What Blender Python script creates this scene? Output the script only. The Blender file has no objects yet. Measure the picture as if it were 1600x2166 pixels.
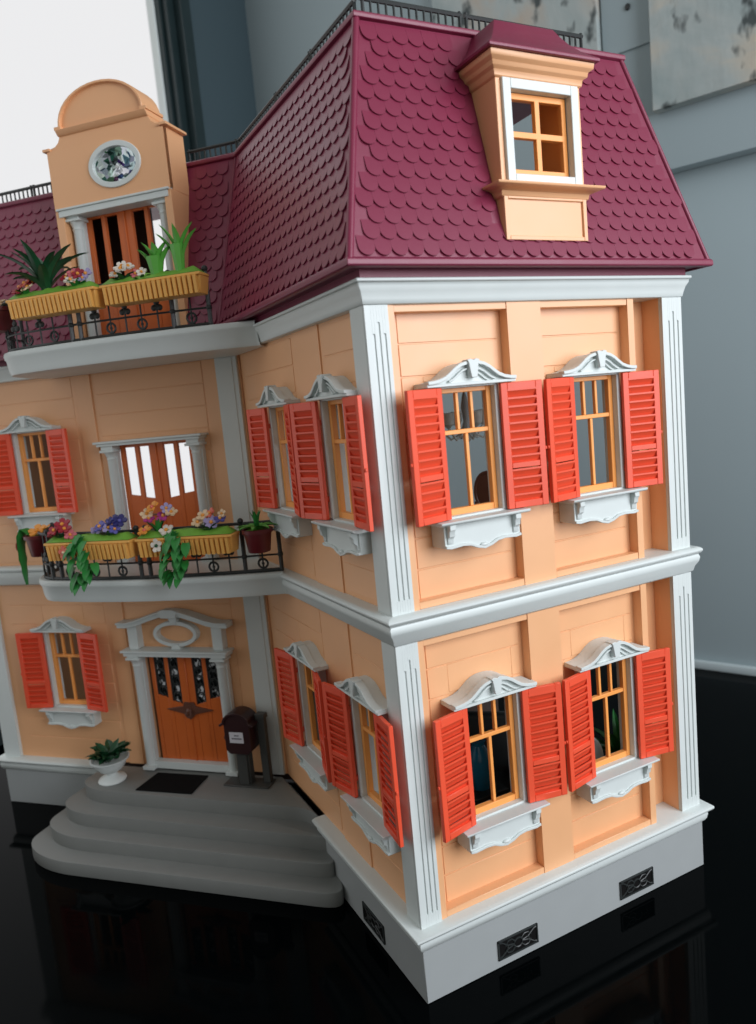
import bpy, bmesh, math, random
from mathutils import Matrix, Vector
random.seed(7)
S = 0.01                      # every length below is in centimetres
scene = bpy.context.scene
COL = scene.collection
PI = math.pi
s2 = 2 ** -.5

# ------------------------------------------------------------------ camera
cd = bpy.data.cameras.new('camera')
cam = bpy.data.objects.new('camera', cd)
COL.objects.link(cam)
_r = Vector((0.8846626899712771, -0.45690011071322983, -0.09281278900573182))
_u = Vector((0.14458359723657765, 0.07959675447257109, 0.9862859322161929))
_f = Vector((0.4432465548460757, 0.8859495727792139, -0.13647654050939736))
cam.matrix_world = Matrix(((_r.x, _u.x, -_f.x, -18.592 * S), (_r.y, _u.y, -_f.y, -36.591 * S),
                           (_r.z, _u.z, -_f.z, 35.757 * S), (0, 0, 0, 1)))
cd.sensor_fit = 'HORIZONTAL'
cd.sensor_width = 36
cd.lens = 1595.57 / 1600 * 36
cd.clip_start = 0.01
cd.clip_end = 60
cd.dof.use_dof = True
cd.dof.focus_distance = 0.50
cd.dof.aperture_fstop = 11
scene.camera = cam

# ------------------------------------------------------------------ light
world = bpy.data.worlds.new('World')
scene.world = world
world.use_nodes = True
bg = world.node_tree.nodes['Background']
bg.inputs[0].default_value = (0.98, 0.97, 0.93, 1)
bg.inputs[1].default_value = 0.31

def area(name, loc, aim, sx, sy, power, color):
    d = bpy.data.lights.new(name, 'AREA')
    d.shape = 'RECTANGLE'
    d.size = sx * S
    d.size_y = sy * S
    d.energy = power
    d.color = color
    o = bpy.data.objects.new(name, d)
    COL.objects.link(o)
    o.location = Vector(loc) * S
    o.rotation_euler = (Vector(aim) - Vector(loc)).to_track_quat('-Z', 'Y').to_euler()
    return o
area('side_window_light', (60, -116, 72), (6, 0, 26), 115, 105, 25.5, (0.95, 0.98, 1.05))
area('left_window_light', (-95, 33, 85), (0, 20, 28), 90, 110, .6, (1.0, .97, .9))

scene.view_settings.view_transform = 'Standard'
scene.view_settings.look = 'None'
scene.view_settings.exposure = 0
scene.view_settings.gamma = 1

# ------------------------------------------------------------------ materials
def lin(c):
    return tuple((x / 255 / 12.92) if x / 255 <= .04045 else ((x / 255 + .055) / 1.055) ** 2.4 for x in c)

def mat(name, base, rough=.4, var=.06, bump=.0, scale=60, spec=.5, metallic=0.0, sss=0):
    m = bpy.data.materials.new(name)
    m.use_nodes = True
    nt = m.node_tree
    p = nt.nodes['Principled BSDF']
    p.inputs['Roughness'].default_value = rough
    p.inputs['Specular IOR Level'].default_value = spec
    p.inputs['Metallic'].default_value = metallic
    tc = nt.nodes.new('ShaderNodeTexCoord')
    nz = nt.nodes.new('ShaderNodeTexNoise')
    nz.inputs['Scale'].default_value = scale
    nz.inputs['Detail'].default_value = 4
    nt.links.new(tc.outputs['Object'], nz.inputs['Vector'])
    mx = nt.nodes.new('ShaderNodeMix')
    mx.data_type = 'RGBA'
    mx.inputs[6].default_value = tuple(c * (1 - var) for c in base) + (1,)
    mx.inputs[7].default_value = tuple(min(1, c * (1 + var)) for c in base) + (1,)
    nt.links.new(nz.outputs['Fac'], mx.inputs[0])
    nt.links.new(mx.outputs[2], p.inputs['Base Color'])
    mr = nt.nodes.new('ShaderNodeMapRange')
    mr.inputs[3].default_value = max(0, rough - .07)
    mr.inputs[4].default_value = rough + .09
    nt.links.new(nz.outputs['Fac'], mr.inputs[0])
    nt.links.new(mr.outputs[0], p.inputs['Roughness'])
    if sss:
        p.inputs['Subsurface Weight'].default_value = sss
        p.inputs['Subsurface Radius'].default_value = (.004, .002, .001)
        p.inputs['Subsurface Scale'].default_value = 1
    if bump:
        n2 = nt.nodes.new('ShaderNodeTexNoise')
        n2.inputs['Scale'].default_value = 900
        nt.links.new(tc.outputs['Object'], n2.inputs['Vector'])
        b = nt.nodes.new('ShaderNodeBump')
        b.inputs['Strength'].default_value = bump
        b.inputs['Distance'].default_value = .0002
        nt.links.new(n2.outputs['Fac'], b.inputs['Height'])
        nt.links.new(b.outputs[0], p.inputs['Normal'])
    return m

M = {}
M['white'] = mat('white_plastic', (.62, .675, .66), .4, .03, .05)
M['peach'] = mat('peach_plastic', (.79, .42, .205), .43, .035, .05, 40, .75)
M['plinth'] = mat('grey_plinth_plastic', (.335, .36, .36), .4, .03, .05)
M['step'] = mat('grey_step_plastic', (.19, .20, .19), .5, .06, .1, 90)
M['roof'] = mat('burgundy_plastic', (.195, .019, .053), .38, .06, .12, 70)
M['red'] = mat('red_shutter_plastic', (.79, .088, .036), .42, .04, .05)
M['sash'] = mat('orange_plastic', (.90, .365, .09), .4, .04, .05)
M['door'] = mat('brown_orange_plastic', (.62, .135, .024), .35, .07, .05, 30)
M['iron'] = mat('black_plastic', (.024, .029, .029), .42, .1, .05)
M['box'] = mat('ochre_plastic', (.80, .43, .105), .42, .04, .05)
M['pot'] = mat('dark_red_plastic', (.125, .012, .016), .4, .08)
M['mailbox'] = mat('dark_maroon_plastic', (.028, .007, .008), .4, .08)
M['turf'] = mat('grass_green_plastic', (.16, .38, .04), .6, .25, .4, 200)
M['leaf'] = mat('leaf_green_plastic', (.025, .22, .04), .4, .15, .0, 120)
M['darkleaf'] = mat('dark_green_plastic', (.012, .075, .028), .4, .2, .0, 120)
M['lime'] = mat('lime_green_plastic', (.11, .42, .06), .4, .12, .0, 120)
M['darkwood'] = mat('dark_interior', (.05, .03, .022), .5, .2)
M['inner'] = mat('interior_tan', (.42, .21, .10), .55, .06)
M['brown'] = mat('brown_plastic', (.13, .05, .03), .35, .1)
M['blue'] = mat('blue_metallic_plastic', (.02, .22, .40), .15, .1)
M['postgrey'] = mat('dark_grey_plastic', (.05, .053, .05), .5, .1)
M['paper'] = mat('paper_label', (.62, .62, .66), .7, .03)
M['ink'] = mat('grey_print', (.16, .16, .18), .7, .03)
M['rubber'] = mat('black_mat', (.006, .006, .006), .95, .2, .6, 300, .1)
for nm, c in dict(crimson=(.33, .018, .035), pink=(.62, .16, .19), violet=(.10, .10, .38), navy=(.02, .02, .14),
                  lilac=(.36, .32, .55), amber=(.80, .33, .05), ivory=(.75, .70, .62), magenta=(.42, .05, .26),
                  coral=(.68, .15, .10), cream=(.74, .56, .36)).items():
    M[nm] = mat(nm + '_petal', c, .45, .08)
M['wall'] = mat('painted_wall', (.31, .385, .405), .85, .03, .3, 9)
M['darkwall'] = mat('slate_wall', (.035, .062, .074), .8, .06, .1, 8)
M['frame'] = mat('dark_window_frame', (.012, .024, .026), .3, .1)
M['trim'] = mat('pale_trim', (.40, .47, .48), .6, .03)

def table_material():
    m = bpy.data.materials.new('black_gloss_table')
    m.use_nodes = True
    nt = m.node_tree
    p = nt.nodes['Principled BSDF']
    p.inputs['Base Color'].default_value = (.0008, .0014, .0016, 1)
    p.inputs['Specular IOR Level'].default_value = .03
    tc = nt.nodes.new('ShaderNodeTexCoord')
    nz = nt.nodes.new('ShaderNodeTexNoise')
    nz.inputs['Scale'].default_value = 14
    nz.inputs['Detail'].default_value = 6
    nt.links.new(tc.outputs['Object'], nz.inputs['Vector'])
    mr = nt.nodes.new('ShaderNodeMapRange')
    mr.inputs[1].default_value = .35
    mr.inputs[2].default_value = .75
    mr.inputs[3].default_value = .025
    mr.inputs[4].default_value = .11
    nt.links.new(nz.outputs['Fac'], mr.inputs[0])
    nt.links.new(mr.outputs[0], p.inputs['Roughness'])
    return m
M['table'] = table_material()

def pane_emission():
    m = bpy.data.materials.new('bright_daylight_pane')
    m.use_nodes = True
    nt = m.node_tree
    nt.nodes.remove(nt.nodes['Principled BSDF'])
    e = nt.nodes.new('ShaderNodeEmission')
    tc = nt.nodes.new('ShaderNodeTexCoord')
    nz = nt.nodes.new('ShaderNodeTexNoise')
    nz.inputs['Scale'].default_value = 1.2
    cr = nt.nodes.new('ShaderNodeValToRGB')
    cr.color_ramp.elements[0].color = (.82, .84, .86, 1)
    cr.color_ramp.elements[1].color = (.86, .845, .85, 1)
    nt.links.new(tc.outputs['Object'], nz.inputs['Vector'])
    nt.links.new(nz.outputs['Fac'], cr.inputs[0])
    nt.links.new(cr.outputs[0], e.inputs['Color'])
    e.inputs['Strength'].default_value = 1.0
    nt.links.new(e.outputs[0], nt.nodes['Material Output'].inputs[0])
    return m
M['pane'] = pane_emission()

def canvas_material(name, seed, warm):
    m = bpy.data.materials.new(name)
    m.use_nodes = True
    nt = m.node_tree
    p = nt.nodes['Principled BSDF']
    p.inputs['Roughness'].default_value = .8
    tc = nt.nodes.new('ShaderNodeTexCoord')
    mp = nt.nodes.new('ShaderNodeMapping')
    mp.inputs['Location'].default_value = (seed, seed * .7, seed * .3)
    nt.links.new(tc.outputs['Object'], mp.inputs[0])
    a = nt.nodes.new('ShaderNodeTexNoise')
    a.inputs['Scale'].default_value = 9
    a.inputs['Detail'].default_value = 6
    a.inputs['Distortion'].default_value = .8
    nt.links.new(mp.outputs[0], a.inputs['Vector'])
    cr = nt.nodes.new('ShaderNodeValToRGB')
    e = cr.color_ramp.elements
    e[0].position = .36
    e[0].color = (.27, .34, .34, 1)
    e[1].position = .66
    e[1].color = warm + (1,)
    k = e.new(.5)
    k.color = (.37, .42, .41, 1)
    nt.links.new(a.outputs['Fac'], cr.inputs[0])
    b = nt.nodes.new('ShaderNodeTexNoise')
    b.inputs['Scale'].default_value = 42
    b.inputs['Detail'].default_value = 3
    mp2 = nt.nodes.new('ShaderNodeMapping')
    mp2.inputs['Scale'].default_value = (1, 1, .55)
    nt.links.new(mp.outputs[0], mp2.inputs[0])
    nt.links.new(mp2.outputs[0], b.inputs['Vector'])
    c2 = nt.nodes.new('ShaderNodeValToRGB')
    f = c2.color_ramp.elements
    f[0].position = .31
    f[0].color = (1, 1, 1, 1)
    f[1].position = .40
    f[1].color = (0, 0, 0, 1)
    nt.links.new(b.outputs['Fac'], c2.inputs[0])
    mx = nt.nodes.new('ShaderNodeMix')
    mx.data_type = 'RGBA'
    nt.links.new(c2.outputs[0], mx.inputs[0])
    nt.links.new(cr.outputs[0], mx.inputs[6])
    mx.inputs[7].default_value = (.06, .075, .075, 1)
    nt.links.new(mx.outputs[2], p.inputs['Base Color'])
    bp = nt.nodes.new('ShaderNodeBump')
    bp.inputs['Strength'].default_value = .35
    bp.inputs['Distance'].default_value = .004
    nt.links.new(b.outputs['Fac'], bp.inputs['Height'])
    nt.links.new(bp.outputs[0], p.inputs['Normal'])
    return m
M['canvas'] = canvas_material('painted_canvas', 3.1, (.52, .46, .36))
M['canvas_tall'] = canvas_material('painted_canvas_tall', 7.7, (.44, .38, .31))

def facet_material():
    m = bpy.data.materials.new('prismatic_glass')
    m.use_nodes = True
    nt = m.node_tree
    p = nt.nodes['Principled BSDF']
    p.inputs['Roughness'].default_value = .12
    p.inputs['Metallic'].default_value = .75
    tc = nt.nodes.new('ShaderNodeTexCoord')
    v = nt.nodes.new('ShaderNodeTexVoronoi')
    v.inputs['Scale'].default_value = 190
    nt.links.new(tc.outputs['Object'], v.inputs['Vector'])
    hs = nt.nodes.new('ShaderNodeMix')
    hs.data_type = 'RGBA'
    cr = nt.nodes.new('ShaderNodeValToRGB')
    cr.color_ramp.elements[0].position = .42
    cr.color_ramp.elements[0].color = (.012, .022, .05, 1)
    cr.color_ramp.elements[1].position = .6
    cr.color_ramp.elements[1].color = (.6, .74, .78, 1)
    sp = nt.nodes.new('ShaderNodeSeparateColor')
    nt.links.new(v.outputs['Color'], sp.inputs[0])
    nt.links.new(sp.outputs[0], cr.inputs[0])
    hs.inputs[0].default_value = .15
    nt.links.new(cr.outputs[0], hs.inputs[6])
    nt.links.new(v.outputs['Color'], hs.inputs[7])
    nt.links.new(hs.outputs[2], p.inputs['Base Color'])
    return m
M['facet'] = facet_material()

def reflect_pane_material():  # white patches paint the bright window's reflection into the pane colour
    m = bpy.data.materials.new('painted_reflection_glass')
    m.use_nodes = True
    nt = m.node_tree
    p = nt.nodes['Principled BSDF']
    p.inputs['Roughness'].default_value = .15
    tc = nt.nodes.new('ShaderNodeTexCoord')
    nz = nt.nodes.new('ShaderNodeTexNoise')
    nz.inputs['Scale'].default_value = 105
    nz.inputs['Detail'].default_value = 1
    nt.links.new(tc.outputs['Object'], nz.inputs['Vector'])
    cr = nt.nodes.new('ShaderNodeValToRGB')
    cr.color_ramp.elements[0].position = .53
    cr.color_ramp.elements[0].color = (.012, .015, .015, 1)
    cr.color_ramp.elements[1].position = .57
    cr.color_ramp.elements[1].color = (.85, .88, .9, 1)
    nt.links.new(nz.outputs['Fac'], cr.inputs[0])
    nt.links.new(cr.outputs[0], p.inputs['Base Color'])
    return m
M['reflect_pane'] = reflect_pane_material()

# ------------------------------------------------------------------ mesh helpers
class MB:
    def __init__(self):
        self.v = []
        self.f = []
        self.mi = []
        self.cur = 0

    def add(self, vs, fs):
        n = len(self.v)
        self.v += [tuple(a) for a in vs]
        self.f += [tuple(i + n for i in f) for f in fs]
        self.mi += [self.cur] * len(fs)
        return self

    def box(self, x0, x1, y0, y1, z0, z1):
        vs = [(x, y, z) for z in (z0, z1) for y in (y0, y1) for x in (x0, x1)]
        return self.add(vs, [(0, 2, 3, 1), (4, 5, 7, 6), (0, 1, 5, 4), (2, 6, 7, 3), (0, 4, 6, 2), (1, 3, 7, 5)])

    def fb(self, u0, u1, o0, o1, z0, z1):          # facade box: o is the distance outwards
        return self.box(u0, u1, -o1, -o0, z0, z1)

    def prism(self, pts, a0, a1, ax='y'):          # polygon in (x,z) extruded along y, or (x,y) along z, or (y,z) along x
        n = len(pts)
        def P(p, a):
            return (p[0], a, p[1]) if ax == 'y' else ((p[0], p[1], a) if ax == 'z' else (a, p[0], p[1]))
        vs = [P(p, a0) for p in pts] + [P(p, a1) for p in pts]
        fs = [tuple(range(n)), tuple(range(2 * n - 1, n - 1, -1))]
        fs += [(i, i + n, (i + 1) % n + n, (i + 1) % n) for i in range(n)]
        return self.add(vs, fs)

    def ribbon(self, pts, w, o0, o1, close=False):  # bar of width w along a line in (u,z), from o0 to o1 outwards
        n = len(pts)
        L, R = [], []
        for i in range(n):
            a = Vector(pts[(i - 1) % n] if (i or close) else pts[0])
            b = Vector(pts[(i + 1) % n] if (i < n - 1 or close) else pts[-1])
            d = (b - a).normalized()
            nn = Vector((-d.y, d.x)) * (w / 2)
            p = Vector(pts[i])
            L.append(p + nn)
            R.append(p - nn)
        vs = []
        for i in range(n):
            for q in (L[i], R[i]):
                vs += [(q.x, -o0, q.y), (q.x, -o1, q.y)]
        fs = []
        for i in range(n if close else n - 1):
            a = 4 * i
            b = 4 * ((i + 1) % n)
            fs += [(a, a + 1, b + 1, b), (a + 2, b + 2, b + 3, a + 3), (a + 1, a + 3, b + 3, b + 1), (a, b, b + 2, a + 2)]
        if not close:
            e = 4 * (n - 1)
            fs += [(0, 2, 3, 1), (e, e + 1, e + 3, e + 2)]
        return self.add(vs, fs)

    def tube(self, path, r, n=6, close=False):
        path = [Vector(p) for p in path]
        m = len(path)
        vs = []
        up = Vector((0, 0, 1))
        for i, p in enumerate(path):
            a = path[i - 1] if (i or close) else p
            b = path[(i + 1) % m] if (i < m - 1 or close) else p
            d = (b - a).normalized()
            x = d.cross(up)
            if x.length < .05:
                x = d.cross(Vector((0, 1, 0)))
            x.normalize()
            y = x.cross(d).normalized()
            rr = r[i] if isinstance(r, (list, tuple)) else r
            vs += [p + (x * math.cos(2 * PI * k / n) + y * math.sin(2 * PI * k / n)) * rr for k in range(n)]
        fs = []
        for i in range(m if close else m - 1):
            j = (i + 1) % m
            fs += [(i * n + k, i * n + (k + 1) % n, j * n + (k + 1) % n, j * n + k) for k in range(n)]
        if not close:
            fs += [tuple(range(n - 1, -1, -1)), tuple(range((m - 1) * n, m * n))]
        return self.add(vs, fs)

    def lathe(self, prof, n=20, c=(0, 0)):
        vs = [(c[0] + r * math.cos(2 * PI * k / n), c[1] + r * math.sin(2 * PI * k / n), z) for r, z in prof for k in range(n)]
        fs = []
        for i in range(len(prof) - 1):
            fs += [(i * n + k, i * n + (k + 1) % n, (i + 1) * n + (k + 1) % n, (i + 1) * n + k) for k in range(n)]
        fs += [tuple(range(n - 1, -1, -1)), tuple(range((len(prof) - 1) * n, len(prof) * n))]
        return self.add(vs, fs)

    def ball(self, c, r, n=8, sq=(1, 1, 1)):
        prof = [(math.sin(PI * i / 6), -math.cos(PI * i / 6)) for i in range(7)]
        vs = [(c[0] + max(a, .02) * r * sq[0] * math.cos(2 * PI * k / n), c[1] + max(a, .02) * r * sq[1] * math.sin(2 * PI * k / n), c[2] + b * r * sq[2]) for a, b in prof for k in range(n)]
        fs = []
        for i in range(6):
            fs += [(i * n + k, i * n + (k + 1) % n, (i + 1) * n + (k + 1) % n, (i + 1) * n + k) for k in range(n)]
        return self.add(vs, fs)

    def mesh(self, name, mats, bevel=0, smooth=True, seg=1):
        me = bpy.data.meshes.new(name)
        me.from_pydata([(a * S, b * S, c * S) for a, b, c in self.v], [], self.f)
        if not isinstance(mats, (list, tuple)):
            mats = [mats]
        for m in mats:
            me.materials.append(M[m])
        bm = bmesh.new()
        bm.from_mesh(me)
        bm.faces.ensure_lookup_table()
        for i, f in enumerate(bm.faces):
            f.material_index = self.mi[i]
        bmesh.ops.recalc_face_normals(bm, faces=bm.faces)
        if bevel:
            ed = [e for e in bm.edges if len(e.link_faces) == 2 and e.calc_face_angle(0) > .7]
            bmesh.ops.bevel(bm, geom=ed, offset=bevel * S, offset_type='OFFSET', segments=seg, profile=.5, affect='EDGES', clamp_overlap=True)
        bm.to_mesh(me)
        bm.free()
        if smooth:
            me.polygons.foreach_set('use_smooth', [True] * len(me.polygons))
            me.set_sharp_from_angle(angle=math.radians(38))
        me.update()
        return me

def link(name, data, parent=None, loc=(0, 0, 0), rz=0, label=None):
    o = bpy.data.objects.new(name, data)
    COL.objects.link(o)
    o.location = Vector(loc) * S
    o.rotation_euler = (0, 0, rz)
    if parent:
        o.parent = parent
    if label:
        o['label'] = label
    return o

def tag(o, label, cat, group=None):
    o['label'] = label
    o['category'] = cat
    if group:
        o['group'] = group
    return o

def arc(c, rx, ry, a0, a1, n):
    return [(c[0] + rx * math.cos(math.radians(a0 + (a1 - a0) * i / n)), c[1] + ry * math.sin(math.radians(a0 + (a1 - a0) * i / n))) for i in range(n + 1)]

# ------------------------------------------------------------------ plan of the house
W, L, LC = 23.79, 23.73, 30.72
CE = (-LC * s2, L + LC * s2)
DEP = 15.0
FR = {'F': ((0, 0), 0.0), 'G': ((0, L), -PI / 2), 'C': (CE, -PI / 4)}
Z1, Z2, Z3, Z4 = 4.86, 22.3, 24.15, 41.15      # pilaster feet and heads of the two storeys
def fw(fac, u, o, z):                          # facade coordinates to the house
    (x, y), a = FR[fac]
    return (x + u * math.cos(a) + o * math.sin(a), y + u * math.sin(a) - o * math.cos(a), z)
def CT(t):                                     # distance t from the inner corner, on the entrance front
    return LC - t
def cw(t, o, z=0):
    return fw('C', LC - t, o, z)

def offset_path(path, d):
    out = []
    n = len(path)
    for i in range(n):
        p = Vector(path[i])
        ds = []
        if i > 0:
            ds.append((p - Vector(path[i - 1])).normalized())
        if i < n - 1:
            ds.append((Vector(path[i + 1]) - p).normalized())
        ns = [Vector((-q.y, q.x)) for q in ds]
        if len(ns) == 1:
            out.append(p + ns[0] * d)
        else:
            m = ns[0] + ns[1]
            out.append(p + m * (2 * d / m.length_squared))
    return out

def sweep(mb, path, prof):                     # closed profile (o,z) along an open path, outwards = left of travel
    rows = []
    for o, z in prof:
        rows.append([(q.x, q.y, z) for q in offset_path(path, o)])
    k, n = len(prof), len(path)
    vs = [rows[j][i] for i in range(n) for j in range(k)]
    fs = [(i * k + j, i * k + (j + 1) % k, (i + 1) * k + (j + 1) % k, (i + 1) * k + j) for i in range(n - 1) for j in range(k)]
    fs += [tuple(range(k)), tuple(range((n - 1) * k + k - 1, (n - 1) * k - 1, -1))]
    return mb.add(vs, fs)

CB = (CE[0] + DEP * s2, CE[1] + DEP * s2)
OUT = [(W, 4.5), (W, 0), (0, 0), (0, L), CE, CB]

house = bpy.data.objects.new('dollhouse', None)
COL.objects.link(house)
house.empty_display_size = .05
tag(house, 'large peach dollhouse with red shutters and a burgundy mansard roof on the black table', 'dollhouse')

# ------------------------------------------------------------------ plinth, cornices
mb = MB()
sweep(mb, OUT, [(.1, .02), (.1, 3.7), (-.6, 3.7), (-.6, .02)])
plinth = link('plinth', mb.mesh('plinth', 'plinth', .04), house)

BASEP = [(.0, 3.5), (.22, 3.58), (.34, 3.8), (.40, 4.15), (.36, 4.36), (.62, 4.46), (.72, 4.6), (.70, 4.74), (.45, 4.84), (-1.95, 4.84), (-1.95, 3.5)]
MIDP = [(-.05, 22.3), (.12, 22.42), (.20, 22.75), (.40, 23.1), (.46, 23.4), (.38, 23.62), (.5, 23.7), (.60, 23.86), (.58, 24.0), (.4, 24.12), (-1.95, 24.12), (-1.95, 22.3)]
TOPP = [(-.05, 41.17), (.08, 41.2), (.14, 41.5), (.24, 41.85), (.38, 42.1), (.40, 42.3), (.50, 42.32), (.52, 42.46), (.48, 42.52), (-1.95, 42.52), (-1.95, 41.17)]
gy = 15.6
for path in ([(W, 4.5), (W, 0), (0, 0), (0, gy)], [cw(18.6, 0)[:2], CE, CB]):
    mb = MB()
    sweep(mb, path, BASEP)
    link('base_cornice', mb.mesh('base_cornice', 'white', .03), house)
mb = MB()
sweep(mb, OUT, MIDP)
link('middle_cornice', mb.mesh('middle_cornice', 'white', .03), house)
mb = MB()
sweep(mb, OUT, TOPP)
link('top_cornice', mb.mesh('top_cornice', 'white', .03), house)

# vents
def vent_meshes():
    m = MB()
    w, h = 3.15, 1.32
    m.fb(-w / 2, w / 2, -.1, .03, -h / 2, h / 2)
    body = m.mesh('vent', 'rubber')
    g = MB()
    o = .06
    for x0, x1, z0, z1 in ((-w / 2, w / 2, -h / 2, -h / 2 + .09), (-w / 2, w / 2, h / 2 - .09, h / 2), (-w / 2, -w / 2 + .09, -h / 2, h / 2), (w / 2 - .09, w / 2, -h / 2, h / 2)):
        g.fb(x0, x1, .02, .1, z0, z1)
    g.tube([(x, -o, z) for x, z in arc((0, 0), .33, .3, 0, 360, 16)[:-1]], .05, 5, True)
    for sx in (-1, 1):
        for sz in (-1, 1):
            g.tube([(sx * a, -o, sz * b) for a, b in ((.25, .2), (.5, .42), (.8, .4), (1.0, .15), (.85, .02), (.72, .14))], .045, 5)
            g.tube([(sx * a, -o, sz * b) for a, b in ((.33, .02), (.8, .12), (1.25, .45), (1.45, .5))], .045, 5)
    return body, g.mesh('grille', 'iron')
VB, VG = vent_meshes()
for fac, u in (('F', 6.75), ('F', 17.1), ('G', L - 6.8)):
    v = link('vent', VB, house, fw(fac, u, .1, 1.22), FR[fac][1])
    link('grille', VG, v)

# ------------------------------------------------------------------ walls with boards
WH = 2.1                                                    # half width of a window opening
def window_openings(fac, storey):
    z0, z1 = ((10.4, 18.25) if storey == 0 else (29.0, 36.75))
    if fac == 'F':
        cs = (6.1, 15.65)
    elif fac == 'G':
        cs = (L - 14.3, L - 4.7)
    else:
        cs = (CT(21.3),)
    op = [(c - WH, c + WH, z0, z1) for c in cs]
    if fac == 'C':
        op.append((CT(8.85 + 4.0), CT(8.85 - 4.0), *((5.2, 15.75) if storey == 0 else (24.3, 34.7))))
    return op

def bands(fac):
    if fac == 'F':
        return [(1.3, 1.85, -.08), (1.85, 9.4, -.85), (9.4, 11.9, -.08), (11.9, 18.98, -.85), (18.98, 19.5, -.08), (19.5, 21.98, -1.75), (21.98, W - .3, -.3)]
    if fac == 'G':
        return [(-.5, 12.1, -.42), (12.1, 16.5, -.33), (16.5, L - .3, -.42)]
    return [(.2, 2.6, -.4), (2.6, CT(16.1), -.4), (CT(16.1), CT(14.5), -.28), (CT(14.5), CT(3.2), -.4), (CT(3.2), LC + .2, -.3)]

def split(u0, u1, z0, z1, ops):                              # rectangle minus openings
    out = []
    cur = u0
    for a, b, c, d in sorted(ops):
        if b <= u0 or a >= u1 or d <= z0 or c >= z1:
            continue
        if a > cur:
            out.append((cur, a, z0, z1))
        a2, b2 = max(a, u0), min(b, u1)
        if c > z0:
            out.append((a2, b2, z0, min(c, z1)))
        if d < z1:
            out.append((a2, b2, max(d, z0), z1))
        cur = b2
    if cur < u1:
        out.append((cur, u1, z0, z1))
    return out

BACK = -2.3
for fac in 'FGC':
    for st in (0, 1):
        zb, zt = (Z1 - .03, Z2 + .02) if st == 0 else (Z3 - .03, Z4 + .03)
        ops = window_openings(fac, st)
        m = MB()
        bk = BACK if fac == 'F' else -.75
        for u0, u1, o in bands(fac):
            for a, b, c, d in split(u0, u1, zb, zt, ops):
                m.fb(a, b, (bk if fac != 'F' else (-2.15 if (o < -1 or u0 > 21) else -1.25)), o, c, d)
        w = link('wall', m.mesh('wall', 'peach'), house, fw(fac, 0, 0, 0), FR[fac][1])
        # boards
        if fac == 'F':
            areas = [(2.35, 9.1, -.85), (12.4, 18.7, -.85)]
        elif fac == 'G':
            areas = [(1.2, 11.6, -.42), (17.0, L - 1.9, -.42)]
        else:
            areas = [(3.2, CT(16.6), -.4), (CT(14.1), CT(3.4), -.4)]
        nb = 9
        h = (zt - zb - .5) / nb
        for u0, u1, o in areas:
            for k in range(nb):
                z0 = zb + .3 + k * h
                zz0, zz1 = z0 + .035, z0 + h - .035
                ops2 = [(a - .25, b + .25, c - .2, d + .2) for a, b, c, d in ops]
                for a, b, c, d in split(u0, u1, zz0, zz1, ops2):
                    if d - c < .3 or b - a < .3:
                        continue
                    bm_ = MB()
                    bm_.fb(0, b - a, o - .03, o + (.055 if fac == 'F' else .035) + random.uniform(-.008, .008), 0, d - c)
                    link('wall_board', bm_.mesh('wall_board', 'peach', .025), w, (a, 0, c))
        if fac == 'F':                                      # foot rails of the recessed panels
            for a, b in ((1.85, 9.4), (11.9, 18.98)):
                for nm, o_, c, d in (('foot_rail', -.1, zb, zb + .42), ('head_rail', -.12, zt - .4, zt)):
                    m = MB()
                    m.fb(a + .01, b - .01, -1.0, o_, c, d)
                    link(nm, m.mesh(nm, 'peach', .03), w)

# ------------------------------------------------------------------ pilasters
def pilaster(u0, u1, z0, z1, d):
    m = MB()
    m.fb(u0, u1, -.8, d - .075, z0, z1)
    w = u1 - u0
    g = .16                                                # groove width
    cs = [u0 + w * .32, u0 + w * .55, u0 + w * .78]
    tops = [z1 - 1.6, z1 - 1.0, z1 - 1.6]
    bots = [z0 + .8] * 3
    edges = [u0] + [e for c in cs for e in (c - g / 2, c + g / 2)] + [u1]
    for i in range(0, len(edges), 2):
        m.fb(edges[i], edges[i + 1], d - .1, d, z0, z1)
    for c, t, b in zip(cs, tops, bots):
        m.prism([(c - g / 2, t), (c - g / 2, z1), (c + g / 2, z1), (c + g / 2, t)] + arc((c, t - .0), g / 2, g / 2, 0, 180, 5)[1:-1], -d, -d + .1, 'y')
        m.fb(c - g / 2, c + g / 2, d - .1, d, z0, b)
    return m
for z0, z1 in ((Z1 - .04, Z2 + .04), (Z3 - .05, Z4 + .05)):
    m = pilaster(0, 1.45, z0, z1, 0)
    m.box(-.02, 1.2, .16, 1.72, z0 + .01, z1 - .01)
    link('pilaster', m.mesh('pilaster', 'white', .025), house)
    link('pilaster', pilaster(22.0, W, z0, z1, 0).mesh('pilaster', 'white', .025), house)
    m = MB()
    m.fb(CT(1.95), CT(-.05), -.8, -.05, z0, z1)
    m.fb(CT(1.75), CT(.35), -.1, .0, z0 + .3, z1 - .3)
    link('pilaster', m.mesh('pilaster', 'white', .03), house, fw('C', 0, 0, 0), FR['C'][1])
    m = MB()
    m.fb(0, 1.95, -1.6, -.05, z0, z1)
    link('pilaster', m.mesh('pilaster', 'white', .03), house, fw('C', 0, 0, 0), FR['C'][1])

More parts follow.
